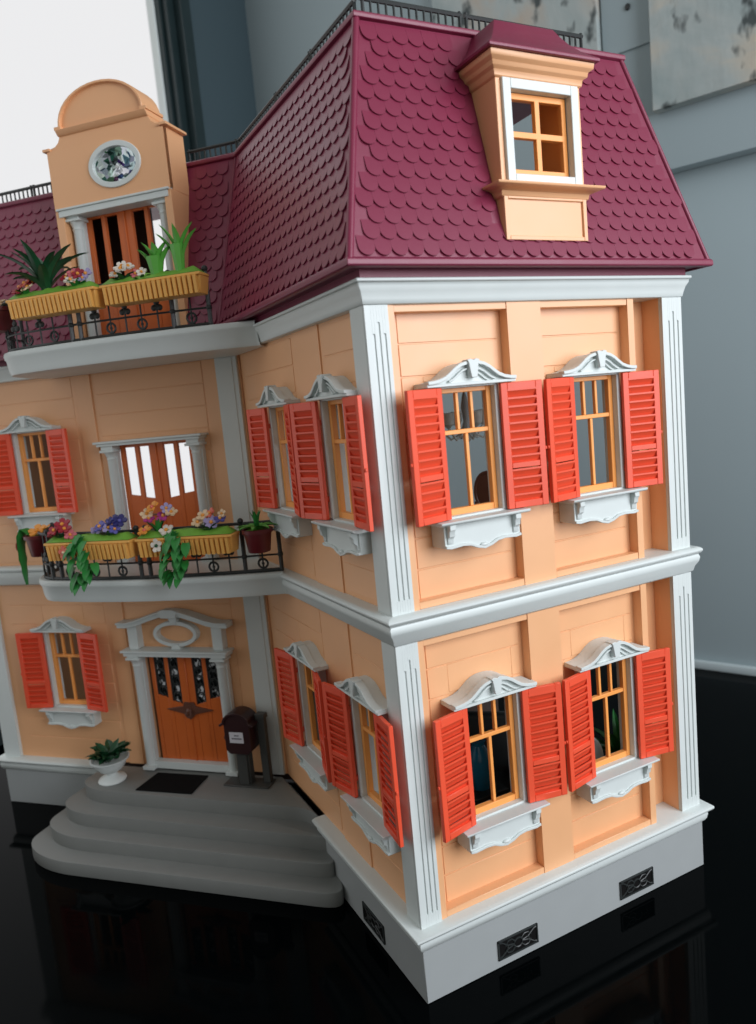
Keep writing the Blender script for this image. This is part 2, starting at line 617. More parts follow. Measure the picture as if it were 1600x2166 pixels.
# ------------------------------------------------------------------ shuttered windows
WZ = 7.5                                                     # height of the opening frame
def window_meshes():
    m = MB()                                                 # white surround
    for a, b in ((-2.13, -1.85), (1.85, 2.13)):
        m.fb(a, b, -1.2, .18, 0, WZ + .1)
    m.fb(-2.13, 2.13, -1.2, .18, WZ - .1, WZ + .12)
    m.fb(-2.13, 2.13, -1.2, .18, -.1, .12)
    surround = m.mesh('window', 'white', .03)
    m = MB()                                                 # orange sash
    w = 1.86
    o0, o1 = -.62, -.24
    m.fb(-w, -w + .34, o0, o1, .1, WZ - .08)
    m.fb(w - .34, w, o0, o1, .1, WZ - .08)
    m.fb(-w + .34, w - .34, o0, o1, .1, .5)
    m.fb(-w + .34, w - .34, o0, o1, WZ - .36, WZ - .08)
    zt = 4.9
    m.fb(-w + .34, w - .34, o0 + .04, o1 - .03, zt - .13, zt + .13)
    m.fb(-.11, .11, o0 + .06, o1 - .05, .5, zt - .13)
    for x in (-.5, .5):
        m.fb(x - .1, x + .1, o0 + .06, o1 - .05, zt + .13, WZ - .36)
    sash = m.mesh('sash', 'sash', .03)
    m = MB()                                                 # pediment
    half = [(0, 1.2), (.4, 1.18), (.8, 1.08), (1.15, .9), (1.5, .64), (1.8, .44), (2.2, .29), (2.6, .22), (3.0, .2)]
    line = [(-a, b) for a, b in reversed(half)] + half[1:]
    m.prism([(a, b - .05) for a, b in line] + [(3.0, .0), (-3.0, .0)], -.52, .8)
    m.ribbon([(a, b - .09) for a, b in line], .2, .3, .84)
    m.ribbon([(a * .72, b * .74 - .1) for a, b in line if abs(a) < 2.4 and abs(a) > .3 and a > 0], .11, .4, .72)
    m.ribbon([(a * .72, b * .74 - .1) for a, b in line if abs(a) < 2.4 and abs(a) > .3 and a < 0], .11, .4, .72)
    m.ribbon([(a * .5, b * .55 - .08) for a, b in line if .3 < a < 2.4], .09, .4, .66)
    m.prism([(-.2, .25), (.2, .25), (.34, 1.1), (.42, 1.24), (.2, 1.3), (0, 1.22), (-.2, 1.3), (-.42, 1.24), (-.34, 1.1)], -.95, -.3)
    m.fb(-3.02, 3.02, -.8, .72, -.14, .03)
    ped = m.mesh('pediment', 'white', .025)
    m = MB()                                                 # sill with apron
    m.prism([(-1.2, -.02), (-1.2, -.14), (-1.08, -.22), (-.9, -.26), (.8, -.26), (.8, -.02)], -3.1, 3.1, 'x')
    pts = [(-2.65, -.25), (-2.65, -1.6), (-2.3, -1.66), (-1.5, -1.6), (-.95, -1.66), (-.5, -1.86), (0, -1.98), (.5, -1.86), (.95, -1.66), (1.5, -1.6), (2.3, -1.66), (2.65, -1.6), (2.65, -.25)]
    m.prism(pts, -.62, .8)
    m.ribbon([(a, b + .09) for a, b in pts[1:-1]], .16, .55, .76)
    for sx in (-1, 1):
        c = sx * 2.3
        m.prism([(-1.05, -.24), (-1.05, -.5), (-.95, -.62), (-.9, -.9), (-.72, -1.05), (-.7, -1.35), (-.5, -1.4), (-.5, -.24)], c - .2, c + .2, 'x')
    m.ball((0, -.66, -1.72), .2, 8, (1.6, .7, .7))
    sill = m.mesh('sill', 'white', .025)
    return surround, sash, ped, sill
WSUR, WSASH, WPED, WSILL = window_meshes()

SW, SH, STH = 2.66, 7.42, .26
def shutter_meshes(sx):
    m = MB()
    def b(x0, x1, z0, z1, o0=0, o1=STH):
        a, c = sorted((sx * x0, sx * x1))
        m.fb(a, c, o0, o1, z0, z1)
    b(0, .42, 0, SH)
    b(SW - .42, SW, 0, SH)
    b(.42, SW - .42, 0, .42)
    b(.42, SW - .42, SH - .45, SH)
    b(.42, SW - .42, 2.38, 2.72)
    b(SW, SW + .12, 3.3, 3.5, .08, .22)
    b(.05, .25, 1.1, 1.45, -.3, .02)
    b(.05, .25, 5.9, 6.25, -.3, .02)
    me = m.mesh('shutter', 'red', .03)
    return me
SHM = {1: shutter_meshes(1), -1: shutter_meshes(-1)}
def slat_mesh():
    m = MB()
    hw = (SW - .84) / 2 + .02
    m.prism([(-.27, .2), (-.27, .09), (-.22, .04), (-.04, -.36), (.0, -.3), (-.16, .18)], -hw, hw, 'x')
    return m.mesh('slat', 'red')
SLAT = slat_mesh()
slat_z = [.42 + .49 * (k + .5) for k in range(4)] + [2.72 + .4835 * (k + .5) for k in range(9)]

def shuttered_window(fac, u, z, wo, al, ar, hide=()):
    rz = FR[fac][1]
    w = link('window', WSUR, house, fw(fac, u, wo, z), rz)
    link('sash', WSASH, w)
    link('pediment', WPED, w, (0, 0, WZ + .14))
    link('sill', WSILL, w, (0, 0, .02))
    for sx, ang in ((-1, al), (1, ar)):
        sh = link('shutter', SHM[sx], house, fw(fac, u + sx * 2.06, wo + .3, z + .04), rz - sx * math.radians(ang))
        for zz in slat_z:
            link('slat', SLAT, sh, (sx * SW / 2, 0, zz))
for st, z in ((0, 10.38), (1, 29.05)):
    shuttered_window('F', 6.1, z, .0, 13 + st, 12 - st)
    shuttered_window('F', 15.65, z, .0, 12, 11 + st)
    shuttered_window('G', L - 14.3, z, .0, 12, 14)
    shuttered_window('G', L - 4.7, z, .0, 12 + 4 * st, 7)
    shuttered_window('C', CT(21.3), z, .0, 10, 13)

# ------------------------------------------------------------------ interior
PLAN = [(W - .5, L - 2.4), (W - .5, .9), (.75, .9), (.75, L + .2), (CE[0] + .5, CE[1] + .8), (CB[0] - .2, CB[1] - .3)]
def slab(name, z0, z1, mt):
    m = MB()
    m.prism(PLAN, z0, z1, 'z')
    return link(name, m.mesh(name, mt), house)
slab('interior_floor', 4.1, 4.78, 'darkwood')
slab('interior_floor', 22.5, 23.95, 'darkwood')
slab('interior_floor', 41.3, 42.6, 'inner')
for z0, z1 in ((Z1, Z2), (Z3, Z4)):                         # end walls
    m = MB()
    m.box(W - .75, W - .3, 0.95, 4.4, z0, z1)
    link('end_wall', m.mesh('end_wall', 'peach'), house)
    m = MB()
    m.fb(.3, .8, -DEP, -.78, z0, z1)
    link('end_wall', m.mesh('end_wall', 'peach'), house, fw('C', 0, 0, 0), FR['C'][1])
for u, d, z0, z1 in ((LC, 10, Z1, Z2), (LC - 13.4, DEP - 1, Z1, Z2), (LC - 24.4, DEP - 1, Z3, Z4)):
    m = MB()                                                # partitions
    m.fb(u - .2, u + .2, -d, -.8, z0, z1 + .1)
    link('partition_or_screen', m.mesh('partition_or_screen', 'inner'), house, fw('C', 0, 0, 0), FR['C'][1])
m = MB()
m.fb(CT(21), CT(9.9), -6.2, -5.8, 42.6, 56.2)  # dark screen added to block the bright window behind most gable door panes
link('partition_or_screen', m.mesh('partition_or_screen', 'darkwood'), house, fw('C', 0, 0, 0), FR['C'][1])
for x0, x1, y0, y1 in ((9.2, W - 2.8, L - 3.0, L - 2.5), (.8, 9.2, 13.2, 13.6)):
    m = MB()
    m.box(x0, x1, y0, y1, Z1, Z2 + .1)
    link('partition_or_screen', m.mesh('partition_or_screen', 'darkwood'), house)

# ------------------------------------------------------------------ roof
ZE, ZT = 43.25, 57.1
SL = .255                                                   # inset per height
def ro(z):
    return 1.13 - SL * (z - 43.2)
ROOFP = [(W + .25, 4.5), (W + .25, 0), (0, 0), (0, L), CE, CB]
def rp(z, d=0):
    return offset_path(ROOFP, ro(z) + d)
def roof_face(mb, fn, us, zs, th=.3):                        # slab between corner points fn(u,z,depth)
    vs = [fn(us[0], zs[0], 0), fn(us[1], zs[0], 0), fn(us[1], zs[1], 0), fn(us[0], zs[1], 0)]
    vi = [fn(us[0], zs[0], th), fn(us[1], zs[0], th), fn(us[1], zs[1], th), fn(us[0], zs[1], th)]
    mb.add(vs + vi, [(0, 1, 2, 3), (7, 6, 5, 4), (0, 4, 5, 1), (1, 5, 6, 2), (2, 6, 7, 3), (3, 7, 4, 0)])
zA, zB = ZE - .1, ZT - .1
def rF(u, z, d=0):
    return (u, -(ro(z) - d), z)
def hipL(z):
    return -ro(z)
def hipR(z):
    return W + .25 + ro(z)
mroof = MB()
DX0, DX1 = 9.35, 14.75                                       # dormer opening
def quad(mb, p, th):                                         # p: four points; th: inward vector
    q = [tuple(a[i] + th[i] for i in range(3)) for a in p]
    mb.add(list(p) + q, [(0, 1, 2, 3), (7, 6, 5, 4), (0, 4, 5, 1), (1, 5, 6, 2), (2, 6, 7, 3), (3, 7, 4, 0)])
inF = (0, .3, -.07)
quad(mroof, [rF(hipL(zA), zA), rF(DX0, zA), rF(DX0, zB), rF(hipL(zB), zB)], inF)
quad(mroof, [rF(DX1, zA), rF(hipR(zA), zA), rF(hipR(zB), zB), rF(DX1, zB)], inF)
quad(mroof, [rF(DX0, zA), rF(DX1, zA), rF(DX1, 46.0), rF(DX0, 46.0)], inF)
quad(mroof, [rF(DX0, 55.0), rF(DX1, 55.0), rF(DX1, zB), rF(DX0, zB)], inF)
inG = (.3, 0, -.07)
a, b = rp(zA), rp(zB)
quad(mroof, [(a[2].x, a[2].y, zA), (a[3].x, a[3].y, zA), (b[3].x, b[3].y, zB), (b[2].x, b[2].y, zB)], inG)
quad(mroof, [(a[0].x, a[0].y, zA), (a[1].x, a[1].y, zA), (b[1].x, b[1].y, zB), (b[0].x, b[0].y, zB)], (-.3, 0, -.07))
inC = (.21, .21, -.07)
GT0, GT1 = 3.7, 14.1                                         # gable opening on the entrance front
def rC(t, z):
    return cw(t, ro(z), z)
quad(mroof, [(a[3].x, a[3].y, zA), rC(GT0, zA), rC(GT0, zB), (b[3].x, b[3].y, zB)], inC)
quad(mroof, [rC(GT1, zA), (a[4].x, a[4].y, zA), (b[4].x, b[4].y, zB), rC(GT1, zB)], inC)
quad(mroof, [(a[4].x, a[4].y, zA), (a[5].x, a[5].y, zA), (b[5].x, b[5].y, zB), (b[4].x, b[4].y, zB)], (.21, -.21, -.07))
tp = rp(ZT)
mroof.prism([(tp[0].x, L - 3)] + [(q.x, q.y) for q in tp[1:]], 56.75, 57.0, 'z')
roof = link('roof', mroof.mesh('roof', 'roof'), house)
m = MB()
sweep(m, ROOFP, [(.9, 42.92), (1.3, 42.94), (1.36, 43.02), (1.34, 43.3), (1.22, 43.42), (.9, 43.4)])
link('eave_trim', m.mesh('eave_trim', 'roof', .03), roof)
m = MB()
sweep(m, ROOFP, [(.12, 42.46), (.12, 43.02), (.96, 43.02), (.96, 43.17), (-.5, 43.17), (-.5, 42.46)])
link('soffit_board', m.mesh('soffit_board', 'roof'), roof)
m = MB()
sweep(m, ROOFP, [(-2.9, 56.95), (-2.35, 56.62), (-2.1, 56.72), (-2.1, 57.0), (-2.3, 57.12), (-2.9, 57.12)])
link('ridge_trim', m.mesh('ridge_trim', 'roof', .03), roof)
for k, r in ((1, .18), (2, .21), (3, .16), (4, .25)):
    m = MB()
    p0, p1 = offset_path(ROOFP, ro(43.3) - .02)[k], offset_path(ROOFP, ro(56.7) - .02)[k]
    m.tube([(p0.x, p0.y, 43.3), (p1.x, p1.y, 56.7)], r, 10)
    link('hip_trim', m.mesh('hip_trim', 'roof'), roof)

# scale tiles
TW, TR = .98, .857
def tile_builder():
    m = MB()
    hw = TW / 2 - .004
    out = [(-hw, .62)] + [(hw * math.cos(math.radians(180 + 180 * i / 10)), hw * math.sin(math.radians(180 + 180 * i / 10))) for i in range(11)] + [(hw, .62)]
    def h(y):                                               # the lower end stands proud
        return .025 + .112 * (.62 - y) / 1.11
    top = [(x, y, h(y)) for x, y in out]
    bot = [(x, y, -.03) for x, y in out]
    n = len(out)
    m.add(top + bot, [tuple(range(n))] + [(i, i + n, (i + 1) % n + n, (i + 1) % n) for i in range(n)])
    return m
TMB = tile_builder()
TILE = TMB.mesh('tile', 'roof', 0)
tiles = []
nrows = 15
cst = 1 / math.sqrt(1 + SL * SL)
camp = Vector((-18.592, -36.591, 35.757))
for r in range(nrows):
    z = 43.95 + r * TR
    off = (r % 2) * TW / 2
    zz = z + .45
    # right-hand front
    k = 0
    x0 = .62 + hipL(44) // 1
    for i in range(30):
        x = -1 + off + i * TW
        if x < hipL(z) + .62 or x > hipR(z + .2) - .52:
            continue
        if DX0 - .75 < x < DX1 + .75 and 45.0 < z < 56.6:
            continue
        tiles.append(('F', Matrix(((1, 0, 0, x), (0, SL * cst, -cst, -ro(z)), (0, cst, SL * cst, z), (0, 0, 0, 1)))))
    vy = L - .414 * ro(z)
    for i in range(30):
        y = -1 + off + i * TW
        if y < hipL(z) + .62 or y > vy - .55:
            continue
        tiles.append(('G', Matrix(((0, SL * cst, -cst, -ro(z)), (-1, 0, 0, y), (0, cst, SL * cst, z), (0, 0, 0, 1)))))
    for i in range(40):
        t = .2 + off + i * TW
        if t < .414 * ro(z) + .5 or t > LC - 1 or GT0 - .9 < t < GT1 + .9:
            continue
        x, y, _ = cw(t, ro(z))
        c = SL * cst
        tiles.append(('C', Matrix(((s2, c * s2, -cst * s2, x), (-s2, c * s2, -cst * s2, y), (0, cst, c, z), (0, 0, 0, 1)))))
def score(tm):
    p = tm.translation
    n = Vector((tm[0][2], tm[1][2], tm[2][2]))
    d = camp - p
    sc = max(0, n.dot(d.normalized())) / d.length_squared
    q = (p - camp)
    w = q.dot(_f)
    px, py = 800 + 1595 * q.dot(_r) / w, 1083 - 1595 * q.dot(_u) / w
    return sc if (0 < px < 1600 and 0 < py < 2166) else 0
tiles.sort(key=lambda a: -score(a[1]))
for fac, tm in tiles[:296]:
    o = bpy.data.objects.new('tile', TILE)
    COL.objects.link(o)
    o.parent = roof
    tm = tm @ Matrix.Rotation(random.uniform(-.012, .012), 4, 'X')
    tm.translation = tm.translation * S
    o.matrix_local = tm
m = MB()
for fac, tm in tiles[296:]:
    m.add([tm @ Vector(v) for v in TMB.v], TMB.f)
rest = link('tile', m.mesh('tile_field', 'roof', 0), roof)
rest['kind'] = 'stuff'

# black cresting along the roof edge
def cresting(p0, p1, a, b, z0=57.08, h=.95):
    d = Vector((p1[0] - p0[0], p1[1] - p0[1]))
    d.normalize()
    m = MB()
    P = lambda t, z: (p0[0] + d.x * t, p0[1] + d.y * t, z)
    m.tube([P(a - .12, z0 + h), P(b + .12, z0 + h)], .13, 6)
    m.tube([P(a, z0 + .06), P(b, z0 + .06)], .06, 5)
    n = max(2, int((b - a) / .46))
    for i in range(n + 1):
        t = a + (b - a) * i / n
        e = i in (0, n)
        m.tube([P(t, z0 - .05), P(t, z0 + h + (.18 if e else 0))], .11 if e else .075, 5)
        if not e:
            m.ball(P(t, z0 + .3), .085, 5)
    return m.mesh('cresting', 'iron')
cp = offset_path(ROOFP, -2.75)
def run(i, j, segs):
    p0, p1 = cp[i], cp[j]
    for a, b in segs:
        link('cresting', cresting(p0, p1, a, b), house)
run(2, 1, ((.3, 6.7), (7.15, 16.0)))
g = (cp[3] - cp[2]).length
run(2, 3, ((.4, 6.6), (6.9, 13.0), (13.3, g - .2)))
g = (cp[4] - cp[3]).length
run(3, 4, ((.2, 4.6), (14.4, 20.5), (20.8, g - .3)))

# ------------------------------------------------------------------ dormer on the right-hand front
D0, D1, DC, DY = 8.95, 15.0, 11.97, -.86                     # DY: front plane
dorm = MB()
for a, b in ((D0, D0 + .32), (D1 - .32, D1)):
    dorm.add([(x, y, z) for x in (a, b) for y, z in ((DY, 44.45), (DY, 53.4), (1.75, 53.4), (-.75, 44.5))],
             [(0, 1, 2, 3), (7, 6, 5, 4), (0, 4, 5, 1), (1, 5, 6, 2), (2, 6, 7, 3), (3, 7, 4, 0)])
dorm.box(D0 + .32, D1 - .32, DY, DY + .3, 44.45, 47.3)
dorm.box(D0 + .32, D0 + .62, DY + .02, DY + .3, 47.3, 53.4)
dorm.box(D1 - .62, D1 - .32, DY + .02, DY + .3, 47.3, 53.4)
dorm.box(D0 + .32, D1 - .32, DY + .02, 1.6, 53.0, 53.38)
for a, b, c, d in ((D0, D0 + .28, 44.45, 47.0), (D1 - .28, D1, 44.45, 47.0), (D0 + .28, D1 - .28, 44.45, 44.68), (D0 + .28, D1 - .28, 46.7, 47.0)):
    dorm.box(a, b, DY - .12, DY + .02, c, d)
dormer = link('dormer', dorm.mesh('dormer', 'peach', .025), house)
m = MB()
DPATH = [(D1, 1.6), (D1, DY), (D0, DY), (D0, 1.6)]
sweep(m, DPATH, [(.0, 53.1), (.12, 53.2), (.16, 53.5), (.36, 53.62), (.4, 53.85), (.62, 54.0), (.66, 54.3), (.3, 54.34), (-.25, 54.34), (-.25, 53.1)])
link('dormer_cornice', m.mesh('dormer_cornice', 'peach', .02), dormer)
m = MB()
sweep(m, [(D1, -.15), (D1, DY), (D0, DY), (D0, -.15)], [(.02, 46.75), (.16, 46.85), (.2, 47.1), (.42, 47.22), (.85, 47.3), (.88, 47.44), (.5, 47.52), (-.25, 47.52), (-.25, 46.75)])
link('dormer_ledge', m.mesh('dormer_ledge', 'peach', .02), dormer)
m = MB()
wz0, wz1 = 47.55, 53.12
x0, x1 = D0 + .35, D1 - .28
for a, b, c, d in ((x0, x0 + .55, wz0, wz1), (x1 - .55, x1, wz0, wz1), (x0 + .55, x1 - .55, wz0, wz0 + .5), (x0 + .55, x1 - .55, wz1 - .55, wz1)):
    m.box(a, b, DY - .2, DY + .35, c, d)
link('window_frame', m.mesh('window_frame', 'white', .03), dormer)
m = MB()
sx0, sx1, sz0, sz1 = x0 + .6, x1 - .6, wz0 + .54, wz1 - .58
yb0, yb1 = DY + .28, DY + .62
for a, b, c, d in ((sx0, sx0 + .32, sz0, sz1), (sx1 - .32, sx1, sz0, sz1), (sx0, sx1, sz0, sz0 + .34), (sx0, sx1, sz1 - .34, sz1),
                   ((sx0 + sx1) / 2 - .17, (sx0 + sx1) / 2 + .17, sz0, sz1), (sx0, sx1, (sz0 + sz1) / 2 - .17, (sz0 + sz1) / 2 + .17)):
    m.box(a, b, yb0 + random.uniform(0, .01), yb1 - random.uniform(0, .01), c, d)
link('sash', m.mesh('sash', 'sash', .025), dormer)
for a, b, y in ((D0 + .62, D0 + .8, 2.2), (D1 - .9, D1 - .62, 2.4)):   # inner reveals of the dormer
    m = MB()
    m.box(a, b, DY + .7, y, 47.4, 53.0)
    link('inner_reveal', m.mesh('inner_reveal', 'sash'), dormer)
m = MB()                                                     # bell-shaped dormer roof
rows = []
for z, e, yt in ((54.32, .88, 2.0), (54.5, .9, 2.05), (54.7, .62, 2.1), (55.1, .15, 2.25), (55.6, -.3, 2.45), (56.15, -.66, 2.65), (56.6, -.9, 2.8), (56.68, -1.1, 2.8)):
    rows.append([(D0 - e, yt, z), (D0 - e, DY - e, z), (D1 + e, DY - e, z), (D1 + e, yt, z)])
vs = [v for r_ in rows for v in r_]
fs = [(4 * i + k, 4 * i + (k + 1) % 4, 4 * i + 4 + (k + 1) % 4, 4 * i + 4 + k) for i in range(len(rows) - 1) for k in range(4)]
fs += [(0, 1, 2, 3), tuple(4 * (len(rows) - 1) + k for k in range(4))]
m.add(vs, fs)
link('dormer_roof', m.mesh('dormer_roof', 'roof', .03), dormer)

# ------------------------------------------------------------------ gable over the top balcony
GC = 8.9
g0, g1 = CT(14.45), CT(3.35)                                 # u range
gc = CT(GC)
GO = 1.0
def oval_plate(mb, u0, u1, z0, z1, cu, cz, ru, rz, o0, o1, n=40):
    ring = []
    edge = []
    for i in range(n):
        a = 2 * PI * (i + .5) / n
        c, s_ = math.cos(a), math.sin(a)
        ring.append((cu + ru * c, cz + rz * s_))
        k = min(((u1 - cu) / c if c > 0 else (u0 - cu) / c) if abs(c) > 1e-6 else 1e9,
                ((z1 - cz) / s_ if s_ > 0 else (z0 - cz) / s_) if abs(s_) > 1e-6 else 1e9)
        edge.append((cu + k * c, cz + k * s_))
    for o in (o0, o1):
        vs = [(p[0], -o, p[1]) for p in ring] + [(p[0], -o, p[1]) for p in edge]
        mb.add(vs, [(i, (i + 1) % n, (i + 1) % n + n, i + n) for i in range(n)])
        cs = [(u0, z0), (u1, z0), (u1, z1), (u0, z1)]
        for c_ in cs:                                        # fill the corners
            j = min(range(n), key=lambda i: (edge[i][0] - c_[0]) ** 2 + (edge[i][1] - c_[1]) ** 2)
            for d in (-1, 1):
                e1, e2 = edge[j], edge[(j + d) % n]
                on = lambda p: abs(p[0] - c_[0]) < 1e-6, 
            seq = sorted(range(n), key=lambda i: (edge[i][0] - c_[0]) ** 2 + (edge[i][1] - c_[1]) ** 2)[:2]
            mb.add([(edge[seq[0]][0], -o, edge[seq[0]][1]), (edge[seq[1]][0], -o, edge[seq[1]][1]), (c_[0], -o, c_[1])], [(0, 1, 2)])
    vs = [(p[0], -o, p[1]) for o in (o0, o1) for p in ring]
    mb.add(vs, [(i, (i + 1) % n, (i + 1) % n + n, i + n) for i in range(n)])
    return mb
m = MB()
ow0, ow1 = g0 + .75, g1 - .65                                # door recess
OZ = 54.3
m.fb(g0, ow0, -1.9, GO, 42.8, OZ)
m.fb(ow1, g1, -1.9, GO, 42.8, OZ)
oval_plate(m, g0, g1, OZ, 59.0, CT(8.1), 56.95, 2.32, 1.66, .55, GO)
m.fb(g0, g0 + .4, -1.9, .55, OZ, 59.0)
m.fb(g1 - .4, g1, -1.9, .55, OZ, 59.0)
m.fb(g0 + .4, g1 - .4, -1.9, -1.5, 55.5, 59.0)
m.fb(ow0, ow1, -1.9, .5, OZ, OZ + .2)
# shoulders and upper silhouette
sh = [(g0 - .0, 59.0), (g0 + .05, 59.25)] + [(g0 + .05 + 1.25 * (1 - math.cos(math.radians(a_))), 59.25 + 1.2 * math.sin(math.radians(a_))) for a_ in (20, 45, 65, 80, 90)]
sh = [(g0, 59.0), (g0 + .1, 59.22), (g0 + .75, 59.35), (g0 + 1.1, 59.6), (g0 + 1.3, 60.0), (g0 + 1.38, 60.35)]
sil = sh + [(2 * (g0 + g1) / 2 - a_, b_) for a_, b_ in reversed(sh)]
m.prism(sil, -.86, 1.4)
gable = link('gable', m.mesh('gable', 'peach', .03), house, fw('C', 0, 0, 0), FR['C'][1])
m = MB()
for a_, b_ in ((g0 - .35, g0 + .35), (g1 - .35, g1 + .35)):
    m.fb(a_, b_, -1.95, 1.12, 59.02, 59.24)
gm = (g0 + g1) / 2
m.prism([(-.9, 60.0), (-1.02, 60.05), (-1.2, 60.3), (-1.28, 60.42), (1.4, 60.42), (1.4, 60.0)], g0 + 1.25, g1 - 1.25, 'x')
dr, dh = 3.95, 2.75
rim = [(gm + dr * math.cos(math.radians(a_)), 60.55 + dh * math.sin(math.radians(a_)) ** .9) for a_ in range(0, 181, 10)]
m.prism(rim + [(gm - dr, 60.4), (gm + dr, 60.4)], -.86, 1.4)
m.ribbon([(a_, b_ - .02) for a_, b_ in rim], .18, -1.4, 1.15)
m.fb(gm - dr - .45, gm - dr + .2, -1.2, 1.2, 60.42, 60.68)
m.fb(gm + dr - .2, gm + dr + .45, -1.2, 1.2, 60.42, 60.68)
link('arched_hood', m.mesh('arched_hood', 'peach', .03), gable)
m = MB()
cu = CT(8.1)
m.ribbon(arc((cu, 56.95), 2.24, 1.55, 0, 360, 40)[:-1], .42, .5, GO + .16, True)
link('window_ring', m.mesh('window_ring', 'white', .03), gable)
m = MB()                                                     # faceted round pane
nr, na = 6, 22
pts = [(cu, -.40, 56.95)]
for i in range(1, nr + 1):
    for j in range(na):
        a_ = 2 * PI * (j + (i % 2) * .5) / na
        q = i / nr
        pts.append((cu + 2.14 * q * math.cos(a_), -(.86 - .46 * (1 - q * q) + (random.uniform(-.045, .045) if i < nr else 0)), 56.95 + 1.5 * q * math.sin(a_)))
fs = [(0, 1 + j, 1 + (j + 1) % na) for j in range(na)]
for i in range(nr - 1):
    for j in range(na):
        a_, b_ = 1 + i * na + j, 1 + i * na + (j + 1) % na
        c_, d_ = a_ + na, b_ + na
        fs += [(a_, c_, d_), (a_, d_, b_)]
m.add(pts, fs)
link('round_pane', m.mesh('round_pane', 'facet', 0, False), gable)

def column(m, u, z0, z1, o):
    m.fb(u - .52, u + .52, o - .5, o + .02, z0, z1 - .55)
    m.lathe([(.43, z0), (.43, z1 - 1.3), (.5, z1 - 1.22), (.44, z1 - 1.1), (.56, z1 - .8), (.66, z1 - .62)], 14, (u, -o))
    m.fb(u - .72, u + .72, o - .55, o + .72, z1 - .62, z1 - .4)
    m.fb(u - .6, u + .6, o - .55, o + .62, z1 - .4, z1)
    m.fb(u - .6, u + .6, o - .55, o + .6, z0, z0 + .35)
    return m
m = MB()
column(m, ow0 + .62, 42.9, 54.0, .15)
column(m, ow1 - .62, 42.9, 54.0, .15)
m.fb(g0 + .35, g1 - .25, -.3, 1.1, 53.75, 54.25)
m.fb(g0 + .2, g1 - .1, -.3, 1.22, 54.25, 54.42)
link('door_surround', m.mesh('door_surround', 'white', .03), gable)

# ------------------------------------------------------------------ doors
def door_mesh(w, z0, z1, zin, zout, top=.4):
    """two leaves; glazed openings whose feet fall towards the middle"""
    h = w / 2
    m = MB()
    cols = [(-h, -h + .42, None), (-h + .42, -h + 1.5, (zout, zout - .35 * (zout - zin))), (-h + 1.5, -h + 1.9, None),
            (-h + 1.9, -.72, (zout - .65 * (zout - zin), zin)), (-.72, .0, None)]
    full = cols + [(-b, -a, (None if c is None else (c[1], c[0]))) for a, b, c in reversed(cols)]
    for a, b, c in full:
        if c is None:
            m.fb(a, b, -.16, .16, z0, z1)
        else:
            m.prism([(a, z0), (b, z0), (b, c[1]), (a, c[0])], -.14, .14)
            m.fb(a, b, -.14, .14, z1 - top, z1)
    m.fb(-.09, .09, .1, .26, z0, z1)
    return m, [(a, b, c) for a, b, c in full if c]
def add_doors(fac_u, z0, z1, zin, zout, o, grille, w=7.3):
    m, panes = door_mesh(w, z0, z1, zin, zout)
    d = link('double_door', m.mesh('double_door', 'door', .03), house, fw('C', fac_u, o, 0), FR['C'][1])
    if grille:
        for a, b, c in panes:
            g_ = MB()
            zb_ = min(c)
            g_.fb(a, a + .1, -.1, .08, zb_, z1 - .4)
            g_.fb(b - .1, b, -.1, .08, zb_, z1 - .4)
            zz = zb_ + .2
            cx = (a + b) / 2
            wv = (b - a) / 2 - .08
            k = 0
            while zz < z1 - .7:
                sg = 1 if k % 2 else -1
                g_.tube([(cx + sg * wv * math.cos(math.radians(q)) * .85, 0, zz + .42 + .5 * math.sin(math.radians(q))) for q in range(-100, 240, 34)], .07, 5)
                g_.tube([(cx - sg * wv * .9, 0, zz - .15), (cx - sg * wv * .1, 0, zz + .3), (cx - sg * wv * .6, 0, zz + .85)], .07, 5)
                zz += .8
                k += 1
            link('grille', g_.mesh('grille', 'iron'), d)
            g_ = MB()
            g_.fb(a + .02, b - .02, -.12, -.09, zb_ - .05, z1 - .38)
            link('door_pane', g_.mesh('door_pane', 'reflect_pane'), d)
        g_ = MB()                                             # winged brown knocker plate
        z = 10.35
        g_.prism([(-2.4, z + .1), (-1.4, z + .28), (-.6, z + .42), (-.5, z + .8), (.5, z + .8), (.6, z + .42), (1.4, z + .28), (2.4, z + .1), (1.2, z - .16), (.6, z - .3), (0, z - .85), (-.6, z - .3), (-1.2, z - .16)], -.34, -.1)
        g_.ball((0, -.4, z), .32, 8, (1, .7, 1))
        g_.tube([(-.22, -.5, z), (-.28, -.62, z - .3), (0, -.68, z - .5), (.28, -.62, z - .3), (.22, -.5, z)], .07, 6)
        link('knocker', g_.mesh('knocker', 'brown', .03), d)
    else:
        g_ = MB()
        for sx in (-1, 1):
            g_.tube([(sx * .42, -.16, z0 + 4.2), (sx * .42, -.42, z0 + 4.2), (sx * .62, -.42, z0 + 4.2), (sx * 1.0, -.42, z0 + 4.2)], .08, 6)
        link('door_handle', g_.mesh('door_handle', 'brown'), d)
    return d
add_doors(CT(8.72), 5.55, 15.75, 10.9, 11.75, -.45, True)
add_doors(CT(8.72), 24.2, 34.75, 29.75, 30.2, -.45, False)
add_doors(CT(8.8), 42.9, 54.0, 46.2, 47.2, -.5, False, 7.6)

